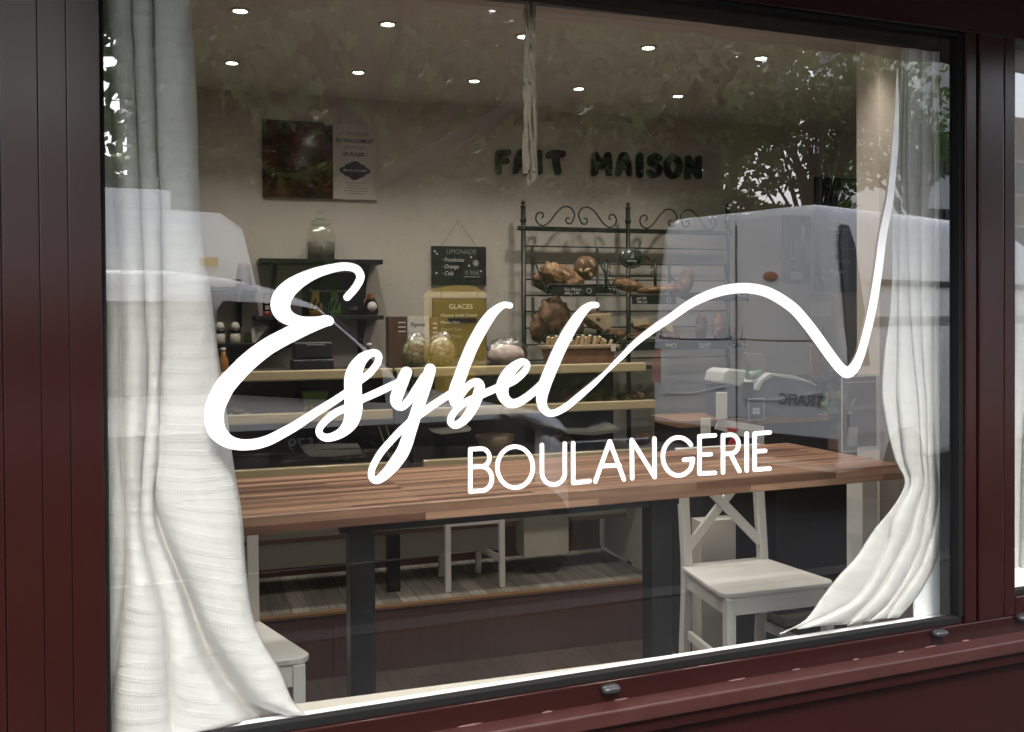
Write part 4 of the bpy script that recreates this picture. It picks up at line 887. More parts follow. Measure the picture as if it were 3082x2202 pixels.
for pa, pb in ((420, 1183), (1213, 1965)):
    xa, xb = D(pa, 1250, CD).x, D(pb, 1250, CD).x
    MB().box(xa, xb, CD+.012, CD+.016, z_s3+.02, z_s1-.02).build('case_glass', M['glass_case'], dc)
mb = MB()
for px in (1190, 1240):
    x = D(px, 1250, CD).x; mb.box(x-.006, x+.006, CD-.012, CD+.03, z_s3+.01, z_s1+.01)
mb.build('bracket', M['dark_iron'], dc, bevel=.003)
mb = MB()
for px, py in ((1156, 1350), (1178, 1350)):
    x = D(px, py, CD+.02).x; mb.beam((x-.02, CD+.03, z_s2-.05), (x+.025, CD+.03, z_s3+.03), .004, .012, (0, 1, 0))
mb.build('prop', M['wood_yellow'], dc)
# counter contents
def put_box(name, label, cat, px0, py0, px1, py1, d, dep, mt, bev=.003, group=None):
    x0, x1, z0, z1 = quad(px0, py0, px1, py1, d)
    o = MB().box(x0, x1, d, d+dep, z0, z1).build(name, M[mt] if isinstance(mt, str) else mt, None, ((x0+x1)/2, d, z0), bevel=bev)
    return tag(o, label, cat, group)
x0, x1, z0, z1 = quad(908, 1157, 984, 1240, CD+.12)
t = thing('pastry_box', 'green paper pot of brown pastries inside the left counter case', 'pot', ((x0+x1)/2, CD+.12, z_s2+.005))
cxx = (x0+x1)/2; hw = (x1-x0)/2; zb = z_s2+.0052
MB().loft([[(cxx+hw*f*sx_, CD+.12+.045*f*sy_, zb+zz_) for sx_, sy_ in ((-1, -1), (1, -1), (1, 1), (-1, 1))] for f, zz_ in ((.75, 0), (.8, .045), (1.02, .09))], smooth=False).build('pot_body', M['green'], t)
mb = MB()
for i in range(7): mb.blob((cxx-hw*.7+hw*.23*i, CD+.07, zb+.012+.006*(i % 2)), (.014, .012, .02), .2, 3, 12, 8, None, i)
mb.build('pastry', M['bread'], t)
for px, py, r_, lb in ((1060, 1246, .05, 'small white plate of pastry on the left middle shelf'), (700, 1246, .07, 'white tray of pastries near the curtain in the counter')):
    c = D(px, py, CD+.15); c.z = z_s2+.0052
    t = thing('pastry_plate', lb, 'plate', c, 'int', 'plates in the counter')
    MB().lathe(c, [(.6*r_, 0), (r_, .006), (r_*1.02, .009), (.001, .004)], 28).build('plate', M['white_card'], t)
    mb = MB()
    for i in range(5): mb.blob((c.x+r_*.5*math.cos(i*1.3), c.y+r_*.5*math.sin(i*1.3), c.z+.018), (.02, .016, .014), .2, 3, 12, 8, None, i)
    mb.build('pastry', M['bread'], t)
for (pts, lb) in (([(915, 1360), (925, 1354), (1000, 1352), (1088, 1350), (1090, 1366), (1000, 1374), (935, 1374)], 'long white paper tray on the left deck of the counter'), ([(1700, 1299), (1790, 1300), (1830, 1280), (1845, 1278), (1868, 1292), (1858, 1300), (1790, 1310), (1710, 1306)], 'crumpled white paper bag lying on the right deck of the counter'), ([(1300, 1300), (1330, 1296), (1420, 1288), (1415, 1298), (1330, 1308)], 'thin white plate edge behind the lettering in the counter')):
    mb = MB().prism([D(a, b, CD+.14) for a, b in pts], (0, .1, .012))
    tag(mb.build('paper_tray', M['white_card'], None, bevel=.003), lb, 'tray', 'paper trays in the counter')
c = D(1490, 1275, CD+.16)
t = thing('serving_bowl', 'beige bowl on the counter deck above the letter O', 'bowl', (c.x, c.y, z_s3+.005))
MB().lathe((c.x, c.y, z_s3+.005), [(.03, 0), (.045, .01), (.075, .05), (.088, .085), (.084, .085), (.07, .05), (.001, .012)], 32).build('bowl_body', mat('beige_stoneware', (.38, .27, .17), .4, var=.06), t)
for (px, py, r_, lb, mt) in ((1330, 1235, .05, 'brown pastry in the case under the script letters', 'bread'), (1720, 1225, .055, 'dark roll in the right case above the middle rail', 'bread_dark'), (1800, 1225, .05, 'brown roll in the right case beside the dark roll', 'bread'), (1690, 1350, .06, 'dark cake on the right deck behind BOULANGERIE', 'bread_dark'), (1930, 1345, .05, 'small cake at the right end of the counter deck', 'bread_dark')):
    c = D(px, py, CD+.2); c.z = (z_s2 if py < 1300 else z_s3)+.005
    tag(MB().blob((c.x, c.y, c.z+r_*.55), (r_, r_*.8, r_*.6), .12, 3, 20, 12, None, px).build('pastry', M[mt], None, c), lb, 'pastry', 'pastries in the counter')
for i in range(6):
    px = 1700+i*44; c = D(px, 1230, CD+.13); c.z = z_s2+.0055
    tag(MB().blob((c.x, c.y, c.z+.02), (.034, .022, .02), .22, 3.5, 18, 12, Matrix.Rotation(random.uniform(-.6, .6), 3, 'Z'), i+40, .9).build('croissant', M['bread'], None, c), 'small brown croissant in the row on the right middle shelf of the counter', 'croissant', 'row of croissants in the counter')
for i in range(5):
    px = 1000+i*40; c = D(px, 1380, CD+.2); c.z = z_s3+.0055
    tag(MB().blob((c.x, c.y, c.z+.022), (.03, .026, .022), .18, 3, 18, 12, None, i+60, .9).build('bun', M['bread_dark'], None, c), 'small dark bun in the row on the left counter deck', 'bun', 'row of buns in the counter')
for px, h_, lb, mt_ in ((640, .12, 'slim dark bottle by the curtain on the counter top', 'brown_glass'), (672, .09, 'short amber jar by the curtain on the counter top', 'amber'), (1112, .10, 'dark brown bottle on the counter between keypad and box', 'brown_glass')):
    c = D(px, 1100, 2.2); c.z = TZ0 = D(1000, 1127, CD).z+.0062
    t = thing('counter_bottle', lb, 'bottle', c, 'int', 'bottles on the counter top')
    MB().lathe(c, [(.018, 0), (.02, .004), (.02, h_*.6), (.009, h_*.78), (.009, h_)], 20).build('body', M[mt_], t)
    MB().lathe((c.x, c.y, c.z+h_), [(.0105, 0), (.0105, .012), (.001, .013)], 14).build('cap', M['white_card'], t)
# things on the counter top
TZ = z_s1+.0062
def top_c(px, d): c = D(px, 1100, d); c.z = TZ; return c
# black card terminal / radio
c = top_c(944, 2.14); hw = (D(1006, 1100, 2.14).x-D(882, 1100, 2.14).x)/2; zt = D(944, 1030, 2.14).z
t = thing('black_radio', 'black keypad machine standing on the counter behind the big script E', 'machine', c)
MB().box(c.x-hw, c.x+hw, c.y, c.y+.14, TZ, TZ+.05).box(c.x-hw*.92, c.x+hw*.98, c.y+.02, c.y+.12, TZ+.05, zt).build('case', M['black_plastic'], t, bevel=.008, seg=3)
mb = MB()
for i in range(6):
    for j in range(2): mb.box(c.x-hw*.5+i*.018, c.x-hw*.5+i*.018+.009, c.y+.0155, c.y+.0185, TZ+.062+j*.016, TZ+.069+j*.016)
mb.build('key', M['car_dark'], t); MB().box(c.x-hw*.3, c.x+hw*.6, c.y+.0155, c.y+.0185, zt-.012, zt-.008).box(c.x-hw*.1, c.x+hw*.6, c.y-.002, c.y+.001, TZ+.047, TZ+.050).build('trim_line', M['steel'], t)
for px0, px1, py0, lb, mt in ((1171, 1226, 952, 'dark brown box with white print on the counter top', 'riser'), (1288, 1318, 955, 'purple brown box standing behind the candy bags', 'riser')):
    a = D(px0, 1000, 2.30); b = D(px1, 1000, 2.30); zt = D(px0, py0, 2.30).z
    t = thing('product_box', lb, 'box', ((a.x+b.x)/2, 2.30, TZ), 'int', 'boxes on the counter')
    MB().box(a.x, b.x, 2.30, 2.38, TZ, zt).build('carton', M[mt], t, bevel=.002)
    mb = MB()
    for i in range(3): mb.box(a.x+(b.x-a.x)*.5, a.x+(b.x-a.x)*.9, 2.297, 2.2995, zt-.03-.02*i, zt-.024-.02*i)
    mb.build('print', M['white_card'], t)
a, b = D(1230, 1000, 2.28), D(1292, 1000, 2.28); zt = D(1260, 951, 2.28).z
t = thing('sign_card', 'pale card with black handwriting propped above the candy bags', 'card', ((a.x+b.x)/2, 2.28, TZ))
MB().box(a.x, b.x, 2.28, 2.285, TZ, zt).build('card_sheet', M['white_card'], t, bevel=.001)
text('Pepone', .026, (a.x+.006, 2.2795, zt-.045), M['letter_black'], t, 'writing', shear=.35, sx=.85)
M['candy'] = noisecol('mixed_candy', [(.3, (.30, .05, .035)), (.42, (.35, .24, .12)), (.55, (.10, .11, .05)), (.7, (.45, .36, .22))], 30, .4, .5, 2)
for px, lb in ((1252, 'clear bag of red and green sweets on the counter, left one'), (1330, 'clear bag of pale sweets on the counter beside the yellow reflection')):
    c = top_c(px, 2.17); r_ = .052
    t = thing('candy_bag', lb, 'bag', c, 'int', 'candy bags on the counter')
    MB().blob((c.x, c.y, TZ+.067), (.060, .045, .068), .1, 2.5, 24, 16, None, px, .98).build('sweets', M['candy'], t)
    MB().blob((c.x, c.y, TZ+.076), (.066, .05, .080), .14, 5, 32, 22, None, px+1, .96).build('film', M['film'], t)
c = top_c(1525, 2.16)
t = thing('wrapped_loaf', 'loaf wrapped in crinkled clear film on the counter by the rack post', 'bread', c)
MB().blob((c.x, c.y, TZ+.05), (.085, .06, .05), .1, 2.5, 24, 14, None, 4, .98).build('crust', mat('pale_wrapped_bun', (.42, .33, .29), .6, var=.3, vscale=30), t)
MB().blob((c.x, c.y, TZ+.06), (.098, .07, .066), .26, 5, 34, 22, None, 9, .9).build('film', M['film'], t)
# basket of sticks
x0, x1 = D(1645, 1060, 2.22).x, D(1860, 1060, 2.22).x; zt = D(1750, 1038, 2.22).z; zb = TZ
t = thing('bread_basket', 'terracotta basket of pale bread sticks at the foot of the rack', 'basket', ((x0+x1)/2, 2.22, zb))
cxx = (x0+x1)/2; hw = (x1-x0)/2
MB().loft([[(cxx+hw*f*sx_, 2.27+.06*f*sy_, z) for sx_, sy_ in ((-1, -1), (1, -1), (1, 1), (-1, 1))] for f, z in ((.84, zb), (.94, zt-.016))], smooth=False).build('basket_body', mat('terracotta', (.24, .11, .06), .7, var=.15, vscale=20, bump=.3), t, bevel=.004)
MB().box(cxx-hw, cxx+hw, 2.20, 2.34, zt-.016, zt).build('basket_rim', mat('pale_rim', (.32, .22, .15), .6, var=.1), t, bevel=.003)
for i in range(16):
    xx = cxx-hw*.86+hw*1.72*i/15; hgt = random.uniform(.018, .05); mb = MB().beam((xx, 2.26+.03*random.random(), zt-.01), (xx+random.uniform(-.012, .012), 2.25, zt+hgt), .014, .01, (0, 1, 0)); mb.build('bread_stick', M['paper'], t, bevel=.002)
MB().box(x1-.045, x1-.022, 2.197, 2.1995, zt-.03, zt+.004).build('price_tag', M['white_card'], t)

# ================================================================== SIDE COUNTER WITH TILL (right)
zc = 1.09; d0 = 1.72
xa, xb = D(2045, 1250, d0).x, D(2440, 1250, d0).x
sc = thing('till_counter', 'dark side counter with brown wood top under the till', 'counter', ((xa+xb)/2, d0, FZ))
ztop = D(2150, 1262, d0).z
MB().box(xa, xb+.1, d0, d0+.28, ztop-.03, ztop).build('worktop', M['wood_trim'], sc, bevel=.003)
MB().box(xa+.02, xb+.1, d0+.02, d0+.27, FZ, ztop-.031).build('carcass', M['dark_inside'], sc)
t = thing('cash_register', 'white and slate blue till with tilted display on the side counter', 'till', ((xa+xb)/2, d0, ztop))
M['slate_blue'] = mat('slate_blue_plastic', (.075, .085, .105), .35, var=.08); M['till_white'] = mat('till_white_plastic', (.40, .42, .40), .35, var=.04)
def DD(px, py, d=d0): return D(px, py, d)
pts = [DD(2185, 1256), DD(2186, 1160), DD(2260, 1150), DD(2275, 1170), DD(2300, 1135), DD(2330, 1124), DD(2385, 1136), DD(2440, 1150), DD(2470, 1265), DD(2330, 1258)]
MB().prism(pts, (0, .18, 0)).build('till_body', M['slate_blue'], t, bevel=.006, seg=3)
pts = [DD(2170, 1152, d0-.01), DD(2178, 1118, d0-.01), DD(2196, 1109, d0-.01), DD(2250, 1114, d0-.01), DD(2240, 1150, d0-.01), DD(2228, 1166, d0-.01)]
MB().prism(pts, (0, .15, 0)).build('printer_cover', M['till_white'], t, bevel=.01, seg=3)
pts = [DD(2268, 1172, d0-.012), DD(2290, 1140, d0-.012), DD(2318, 1122, d0-.012), DD(2390, 1130, d0-.012), DD(2445, 1148, d0-.012), DD(2462, 1160, d0-.012), DD(2390, 1142, d0-.012), DD(2330, 1132, d0-.012), DD(2300, 1148, d0-.012), DD(2284, 1176, d0-.012)]
MB().prism(pts, (0, .16, 0)).build('top_shell', M['till_white'], t, bevel=.004)
pts = [DD(2237, 1150, d0-.008), DD(2268, 1150, d0-.008), DD(2270, 1205, d0-.008), DD(2262, 1232, d0-.008), DD(2248, 1230, d0-.008), DD(2238, 1205, d0-.008)]
MB().prism(pts, (0, .02, 0)).build('receipt_slot', M['letter_black'], t, bevel=.003)
MB().tube([DD(2252, 1132, d0+.01), DD(2290, 1122, d0+.05)], .017, 16).build('paper_roll', mat('mint_plastic', (.16, .26, .21), .3), t)
pts = [DD(2239, 1062, d0+.05), DD(2290, 1063, d0+.05), DD(2314, 1118, d0+.05), DD(2302, 1120, d0+.05), DD(2282, 1072, d0+.05), DD(2242, 1076, d0+.05), DD(2300, 1085, d0+.05)]
MB().prism([DD(2239, 1061, d0+.05), DD(2292, 1063, d0+.05), DD(2314, 1119, d0+.05), DD(2262, 1112, d0+.05)], (0, .012, 0)).build('customer_display', mat('grey_display', (.17, .16, .15), .4), t, bevel=.002)
x0, x1, z0, z1 = quad(2251, 1198, 2299, 1264, d0-.03)
MB().box(x0, x1, d0-.032, d0-.028, z0, z1).build('sticker', M['slate_blue'], t)
mb = MB().box(x0, x1, d0-.0335, d0-.0325, z1-.003, z1).box(x0, x1, d0-.0335, d0-.0325, z0, z0+.003).box(x0, x0+.003, d0-.0334, d0-.0325, z0+.003, z1-.003).box(x1-.003, x1, d0-.0334, d0-.0325, z0+.003, z1-.003)
cx_ = (x0+x1)/2; cz_ = z0+(z1-z0)*.42
for dx in (-.009, .009):
    for dz in (-.007, .007): mb.lathe((cx_+dx, d0-.0332, cz_+dz), [(.0095, 0), (.0095, .001)], 14, axis='y', sy=.8)
mb.build('card_logo', M['till_white'], t)
for px0, py0, px1, py1, d, rot, lb in ((2156, 1180, 2190, 1262, d0-.06, 0, 'upright white card leaning on the left end of the till'), (2110, 1258, 2140, 1310, d0-.05, 0, 'white card hanging below the worktop edge'), (2290, 1300, 2300, 1330, d0-.06, 0, '')):
    if not lb: continue
    x0, x1, z0, z1 = quad(px0, py0, px1, py1, d)
    tag(MB().box(x0, x1, d, d+.006, z0, z1).build('notice_card', M['white_card'], None, bevel=.004), lb, 'card', 'white cards round the till')
t = thing('notice_card', 'wide white notice with red print below the till', 'card', D(2230, 1320, d0-.04), 'int', 'white cards round the till')
MB().prism([DD(2152, 1290, d0-.04), DD(2165, 1260, d0-.04), DD(2300, 1282, d0-.04), DD(2300, 1338, d0-.04), DD(2282, 1340, d0-.04), DD(2282, 1322, d0-.04), DD(2230, 1312, d0-.04)], (0, .004, 0)).build('card_sheet', M['white_card'], t)
M['red_print'] = mat('red_print', (.5, .05, .05), .6, var=.05)
MB().prism([DD(2188, 1285, d0-.046), DD(2222, 1290, d0-.046), DD(2214, 1300, d0-.046), DD(2192, 1297, d0-.046)], (0, .004, 0)).prism([DD(2192, 1340, d0-.046), DD(2202, 1316, d0-.046), DD(2212, 1316, d0-.046), DD(2206, 1345, d0-.046)], (0, .004, 0)).prism([DD(2206, 1345, d0-.0461), DD(2210, 1318, d0-.0461), DD(2216, 1320, d0-.0461), DD(2212, 1347, d0-.0461)], (0, .004, 0)).build('red_figure', M['red_print'], t)
# dark drinks fridge to the right
x0, x1 = D(2458, 1200, 1.95).x, D(2575, 1200, 1.95).x+.25
fd = thing('drinks_cabinet', 'dark low cabinet with plants and bottles reflected between till and pier', 'cabinet', ((x0+x1)/2, 1.95, FZ))
zt = D(2480, 1150, 1.95).z
MB().box(x0, x1, 1.95, 2.3, FZ, zt).build('cabinet_body', M['dark_inside'], fd, bevel=.004)
MB().box(x0, x1, 1.94, 2.31, zt, zt+.012).build('cabinet_top', M['letter_black'], fd, bevel=.002)
mb = MB(); 
for i in range(26): p = (x0+.02+random.random()*(x1-x0-.2), 1.93+random.random()*.01, zt-.06-random.random()*.18); mb.blob(p, (.012, .004, .02), .3, 3, 8, 6, Matrix.Rotation(random.random()*3, 3, 'Y'), i)
mb.build('green_label', M['green'], fd)
c = D(2520, 1098, 2.05); c.z = zt+.0122
t = thing('glass_jar', 'squat clear jar with bubbles on the cabinet beside the swoosh tip', 'jar', c)
MB().lathe(c, [(.05, 0), (.056, .006), (.058, .05), (.05, .075), (.04, .08)], 28).build('body', M['glass_jar'], t)
MB().lathe(c, [(.05, .004), (.05, .03), (.001, .034)], 20).build('contents', M['dark_inside'], t)
x0, x1, z0, z1 = quad(2440, 1040, 2476, 1120, 2.1)
tag(MB().box(x0, x1, 2.1, 2.115, zt+.0122, z1).build('cutting_board', M['wood_trim'], None, bevel=.003), 'small brown board upright on the cabinet by the swoosh', 'board')

# ================================================================== BAR TABLE + CHAIRS (parallel to the glass)
TT = 1.07
tb = thing('bar_table', 'high butcher block table running along the window on black legs', 'table', (1.2, .9, FZ), 'world')
p0 = onZ(2717, 1397, TT); tx1 = p0.x; ty0 = .495; ty1 = 1.08
def tbox(*b): return MB().box(*b)
MB().box(-.02, tx1, ty0, ty1, TT-.046, TT).build('tabletop', M['wood_table'], tb, bevel=.003)
for xc, wd_ in ((.556, .066), (1.455, .07)):
    yy = .62
    mb = MB().box(xc-wd_/2, xc+wd_/2, yy-.03, yy+.03, FZ, TT-.047); mb.build('leg', M['dark_iron'], tb, bevel=.003)
    MB().box(xc-wd_/2-.008, xc+wd_/2+.008, yy-.038, yy+.038, FZ, .50).build('leg_sleeve', M['dark_iron'], tb, bevel=.003)
    MB().box(xc-.2, xc+.2, yy-.2, yy+.2, FZ, FZ+.008).build('foot_plate', M['black_plastic'], tb, bevel=.002)
MB().box(.5, 1.52, .60, .64, TT-.085, TT-.0475).build('crossbar', M['black_plastic'], tb)

def chair(label, s0, d0, wd_, dep, z0, hs, hb, frame='int', sc=1., grp='white wooden chairs', tp=.035, sh=0.):
    """facing the window: seat front at d0, back at d0+dep"""
    t = thing('dining_chair', label, 'chair', (s0+wd_/2, d0+dep/2, z0), frame, grp)
    lw = .036*sc
    def XL(y): return s0 + (tp+sh)*max(0, min(1, (y-d0)/dep))
    def XR(y): return s0+wd_ + (sh-tp)*max(0, min(1, (y-d0)/dep))
    zs = z0+hs
    mb = MB(); n = 24; pts = []
    for (cx_, cy_, a0) in ((XR(d0+dep)-.04*sc, d0+dep-.03*sc, 0), (XL(d0+dep)+.04*sc, d0+dep-.03*sc, 90), (s0+.03*sc, d0+.05*sc, 180), (s0+wd_-.03*sc, d0+.05*sc, 270)):
        for q in range(7): a = R(a0+15*q); pts.append((cx_+.045*sc*math.cos(a), cy_+.045*sc*math.sin(a), zs-.02*sc))
    mb.prism(pts, (0, 0, .02*sc)); mb.build('seat', M['white_paint'], t, bevel=.006*sc, seg=3)
    mb = MB().box(s0+lw, s0+wd_-lw, d0+.012, d0+.03, zs-.085*sc, zs-.021*sc); mb.build('apron', M['white_paint'], t, bevel=.002)
    for fx, dx in ((XL, .015), (XR, -.015)): MB().beam((fx(d0)+dx, d0+lw, zs-.053*sc), (fx(d0+dep)+dx, d0+dep-lw, zs-.053*sc), .018, .064*sc).build('apron', M['white_paint'], t, bevel=.002)
    for x in (s0, s0+wd_-lw):
        MB().box(x, x+lw, d0+.004, d0+lw+.004, z0, zs-.0205*sc).build('leg', M['white_paint'], t, bevel=.003)
        mb = MB(); yb = d0+dep; x = XL(yb) if x == s0 else XR(yb)-lw
        mb.loft([[(x, yb-lw+o, z), (x+lw, yb-lw+o, z), (x+lw, yb+o, z), (x, yb+o, z)] for o, z in ((.03*sc, z0), (.004, zs-.1*sc), (.004, zs+.02*sc), (.05*sc, z0+hb))], smooth=False); mb.build('rear_leg', M['white_paint'], t, bevel=.003)
    MB().box(XL(d0+dep)+lw, XR(d0+dep)-lw, d0+dep-.03, d0+dep-.012, zs-.085*sc, zs-.021*sc).build('apron', M['white_paint'], t)
    yt = d0+dep+.03*sc
    xa_, xb_ = XL(d0+dep), XR(d0+dep)
    MB().box(xa_+lw*.5, xb_-lw*.5, yt-.006, yt+.016, z0+hb-.06*sc, z0+hb).build('top_rail', M['white_paint'], t, bevel=.003)
    zA, zBk = zs+.07*sc, z0+hb-.065*sc; yA, yBk = d0+dep-.006, d0+dep+.022*sc
    MB().beam((xa_+lw*.8, yA, zA), (xb_-lw*.8, yBk, zBk), .016, .038*sc, (0, 0, 1)).build('back_slat', M['white_paint'], t, bevel=.003)
    MB().beam((xb_-lw*.8, yA-.010, zA), (xa_+lw*.8, yBk-.010, zBk), .016, .038*sc, (0, 0, 1)).build('back_slat', M['white_paint'], t, bevel=.003)
    for fx, dx in ((XL, .018), (XR, -.018)): MB().beam((fx(d0)+dx, d0+lw, z0+.178*sc), (fx(d0+dep)+dx, d0+dep-lw, z0+.178*sc), .018, .035*sc).build('stretcher', M['white_paint'], t, bevel=.002)
    return t
a = ZI(2202, 1787, .55)
chair('white cross-back chair tucked under the right end of the high table', a.x-.015, a.y, .455, .415, FZ, .45, .915)
b = ZI(907, 1975, .55)
chair('white chair half hidden behind the left curtain, only its seat corner and leg showing', b.x-.42, b.y-.02, .43, .43, FZ, .45, .91, sh=-.07)
# small chair and black post on the plinth below the counter
cc = ZI(1355, 1777, zB)
chair('small white chair with only its legs visible under the counter on grey planks', D(1342, 1740, 2.11).x, 2.11, D(1522, 1740, 2.11).x-D(1342, 1740, 2.11).x, .26, zB-.003, .34, .50, 'int', .7)
x0, x1, z0, z1 = quad(1166, 1600, 1205, 1752, 2.2)
MB().box(x0, x1, 2.2, 2.24, zB-.003, zt1).build('support_post', M['letter_black'], dc, bevel=.002)
# clear acrylic holder on the table
ex0, ex1 = onZ(2550, 1352, TT), onZ(2652, 1352, TT)
ac = thing('acrylic_holder', 'clear acrylic box with a dark leaflet on the right end of the table', 'leaflet holder', ((ex0.x+ex1.x)/2, .85, TT), 'world')
Yh = .80; xa, xb = onY(2534, 1250, Yh).x, onY(2650, 1250, Yh+.0).x; zt = onY(2600, 1130, Yh).z
MB().box(xa, xb, Yh, Yh+.004, TT, zt).box(xa, xb, Yh+.07, Yh+.074, TT, zt).box(xa, xa+.004, Yh+.004, Yh+.07, TT, zt).box(xb-.004, xb, Yh+.004, Yh+.07, TT, zt).build('box_shell', M['acrylic'], ac)
MB().box(xa+.03, xb-.008, Yh+.012, Yh+.016, TT+.012, zt-.004).build('leaflet', noisecol('dark_leaflet', [(.35, (.018, .017, .028)), (.7, (.05, .045, .065))], 8, .25, 0), ac)
mb = MB().box(xa+.032, xa+.075, Yh+.0095, Yh+.0115, TT+.016, TT+.06).box(xa+.033, xa+.05, Yh+.0095, Yh+.0115, TT+.13, TT+.14).beam((xa+.05, Yh+.0105, TT+.16), (xa+.066, Yh+.0105, TT+.185), .001, .006); mb.box(xa+.034, xa+.078, Yh+.0094, Yh+.0099, TT+.061, TT+.085); mb.build('leaflet_print_glint', M['white_card'], ac)  # white print, its lower-left patch enlarged as a painted glint
mb = MB()
for x in (xa, xb): mb.box(x-.0015, x+.0015, Yh-.0015, Yh+.0015, TT, zt)
mb.box(xa+.002, xb-.002, Yh-.0015, Yh+.0015, TT, TT+.003).box(xa+.002, xb-.002, Yh-.0014, Yh+.0016, zt-.003, zt).box(xa+.026, xb-.006, Yh+.010, Yh+.0118, zt-.024, zt-.022)
mb.build('painted_glint', mat('edge_glint_paint', (.55, .57, .6), .2, var=.05), ac)  # pale opaque strips painting glints along the edges of the clear box
# white cabinet end and black strip under the table at right
xw0, xw1 = D(2527, 1600, 1.15), D(2572, 1600, 1.15)
wp = MB().box(xw0.x, xw1.x, 1.02, 1.11, FZ, TT-.06).build('white_post', M['white_paint'], None, bevel=.003); tag(wp, 'white upright post below the right end of the table', 'post')
xk0, xk1 = D(2588, 1600, 1.1), D(2612, 1600, 1.1)
kp = MB().box(xk0.x, xk1.x, 1.06, 1.10, FZ, TT-.055).build('black_post', M['letter_black'], None, bevel=.003); tag(kp, 'thin black upright beside the white post under the table', 'post')
bcx0, bcx1 = D(2310, 1560, 1.62).x, D(2560, 1560, 1.62).x
lc = thing('low_cabinet', 'black glossy low cabinet behind the right chair', 'cabinet', ((bcx0+bcx1)/2, 1.55, FZ))
MB().box(bcx0, bcx1+.1, 1.55, 1.70, FZ+.2, .95).build('cabinet_front', mat('gloss_black_panel', (.012, .011, .011), .12, var=.1), lc, bevel=.004)
MB().box(bcx0, bcx1+.1, 1.50, 1.69, FZ+.165, FZ+.199).build('steel_ledge', mat('olive_ledge', (.15, .14, .11), .35, var=.1), lc, bevel=.004)
MB().box(bcx0+.03, bcx1+.1, 1.58, 1.69, FZ, FZ+.164).build('kick_plate', M['dark_inside'], lc)
x0, x1 = D(2095, 1600, 1.66).x, D(2200, 1600, 1.66).x
wc = MB().box(x0, x1, 1.62, 1.70, FZ, .70).build('white_cupboard', M['white_card'], None, bevel=.003); tag(wc, 'off-white cupboard end seen through the cross of the right chair', 'cupboard')

# ================================================================== OUTSIDE (seen in the glass)
def Mr(px, py, Yd):       # point of the street whose mirror image stands at that pixel
    p = onY(px, py, Yd); return Vector((p.x, -Yd, p.z))
struct(MB().box(-60, 80, -60, .0, -.06, -.024).build('road', M['asphalt'], None, (0, -8, -.03), 'world'))
struct(MB().box(-30, 40, -2.7, -.035, -.022, 0).build('pavement', M['paving'], None, (0, -1, 0), 'world'))
struct(MB().box(-30, 40, -2.85, -2.701, -.024, .012).build('kerb', M['kerb'], None, (0, -2.8, 0), 'world'))
struct(MB().box(-30, 40, -14, -9.2, -.02, .10).build('pavement_opposite', M['paving'], None, (0, -11, 0), 'world'))
# white marking line along the parked cars
struct(MB().box(-30, 40, -9.0, -8.9, -.0235, -.0195).build('road_marking', M['vinyl'], None, (0, -9, 0), 'world'))

def frame_tf(C, ang):
    u = Vector((math.sin(ang), math.cos(ang))); v = Vector((-u.y, u.x))
    def tf(a, b, z): return Vector((C.x+a*u.x+b*v.x, -(C.y+a*u.y+b*v.y), z))
    return tf
def ring_section(tf, a, W_, zb, zt, tum, rad, inset=0., n=6):
    pts = []
    b0, b1 = inset, W_-inset
    pts += [(b0+.02, zb), (b1-.02, zb)]
    zs_ = zb+(zt-zb)*.45
    pts += [(b1, zb+.06), (b1, zs_)]
    for i in range(n+1):
        t = R(90*i/n); pts.append((b1-tum-rad+rad*math.cos(t), zt-rad+rad*math.sin(t)))
    for i in range(n+1):
        t = R(90+90*i/n); pts.append((b0+tum+rad+rad*math.cos(t), zt-rad+rad*math.sin(t)))
    pts += [(b0, zs_), (b0, zb+.06)]
    return [tf(a, b, z) for b, z in pts]
def wheel(t, tf, a, b, r=.33, w_=.2):
    c0 = tf(a, b, r-.02); c1 = tf(a, b+w_, r-.02)
    ax = (c1-c0).normalized(); up = Vector((0, 0, 1)); sd = ax.cross(up)
    def ringw(off, rr, n=28): return [c0+ax*off+(sd*math.cos(2*math.pi*k/n)+up*math.sin(2*math.pi*k/n))*rr for k in range(n)]
    wh = MB().loft([ringw(0, r*.7), ringw(0, r*.95), ringw(.03, r), ringw(w_-.03, r), ringw(w_, r*.95), ringw(w_, r*.7)]).build('wheel', M['tyre'], t)
    o = MB().loft([ringw(-.012, r*.1), ringw(-.012, r*.5), ringw(-.004, r*.66), ringw(.02, r*.66)]).build('rim', M['car_dark'], wh)
# --- van whose rear and side fill the right half of the glass
C3 = onZ(2530, 600, 2.42); C = Vector((C3.x, C3.y))
tf = frame_tf(C, R(71.8))
van = thing('parked_van', 'tall white panel van parked outside with its back doors mirrored in the glass', 'van', tf(2.5, 1, 0), 'world')
LV, WV = 5.2, 1.92
secs = []
for a, ins, zt, tum, rad in ((0, .05, 2.34, .16, .16), (.03, .015, 2.40, .13, .18), (.12, 0, 2.42, .12, .20), (1.5, 0, 2.43, .12, .20), (3.2, 0, 2.42, .12, .2), (3.7, .0, 2.3, .14, .2), (4.3, .0, 1.75, .16, .2), (4.5, .02, 1.25, .05, .15), (5.1, .06, 1.05, .05, .12), (5.2, .12, .85, .04, .1)):
    secs.append(ring_section(tf, a, WV, .34, zt, tum, rad, ins))
MB().loft(secs).build('van_body', M['white_car'], van)
def facing(tf, pts, off=-.012, side='side', th=.01):
    # pts (a, z) on the near side, or (b, z) on the rear
    if side == 'side': return MB().prism([tf(a, off+.0+sl, z) for a, z, sl in pts], tf(0, th, 0)-tf(0, 0, 0))
    return MB().prism([tf(off+sl, b, z) for b, z, sl in pts], tf(th, 0, 0)-tf(0, 0, 0))
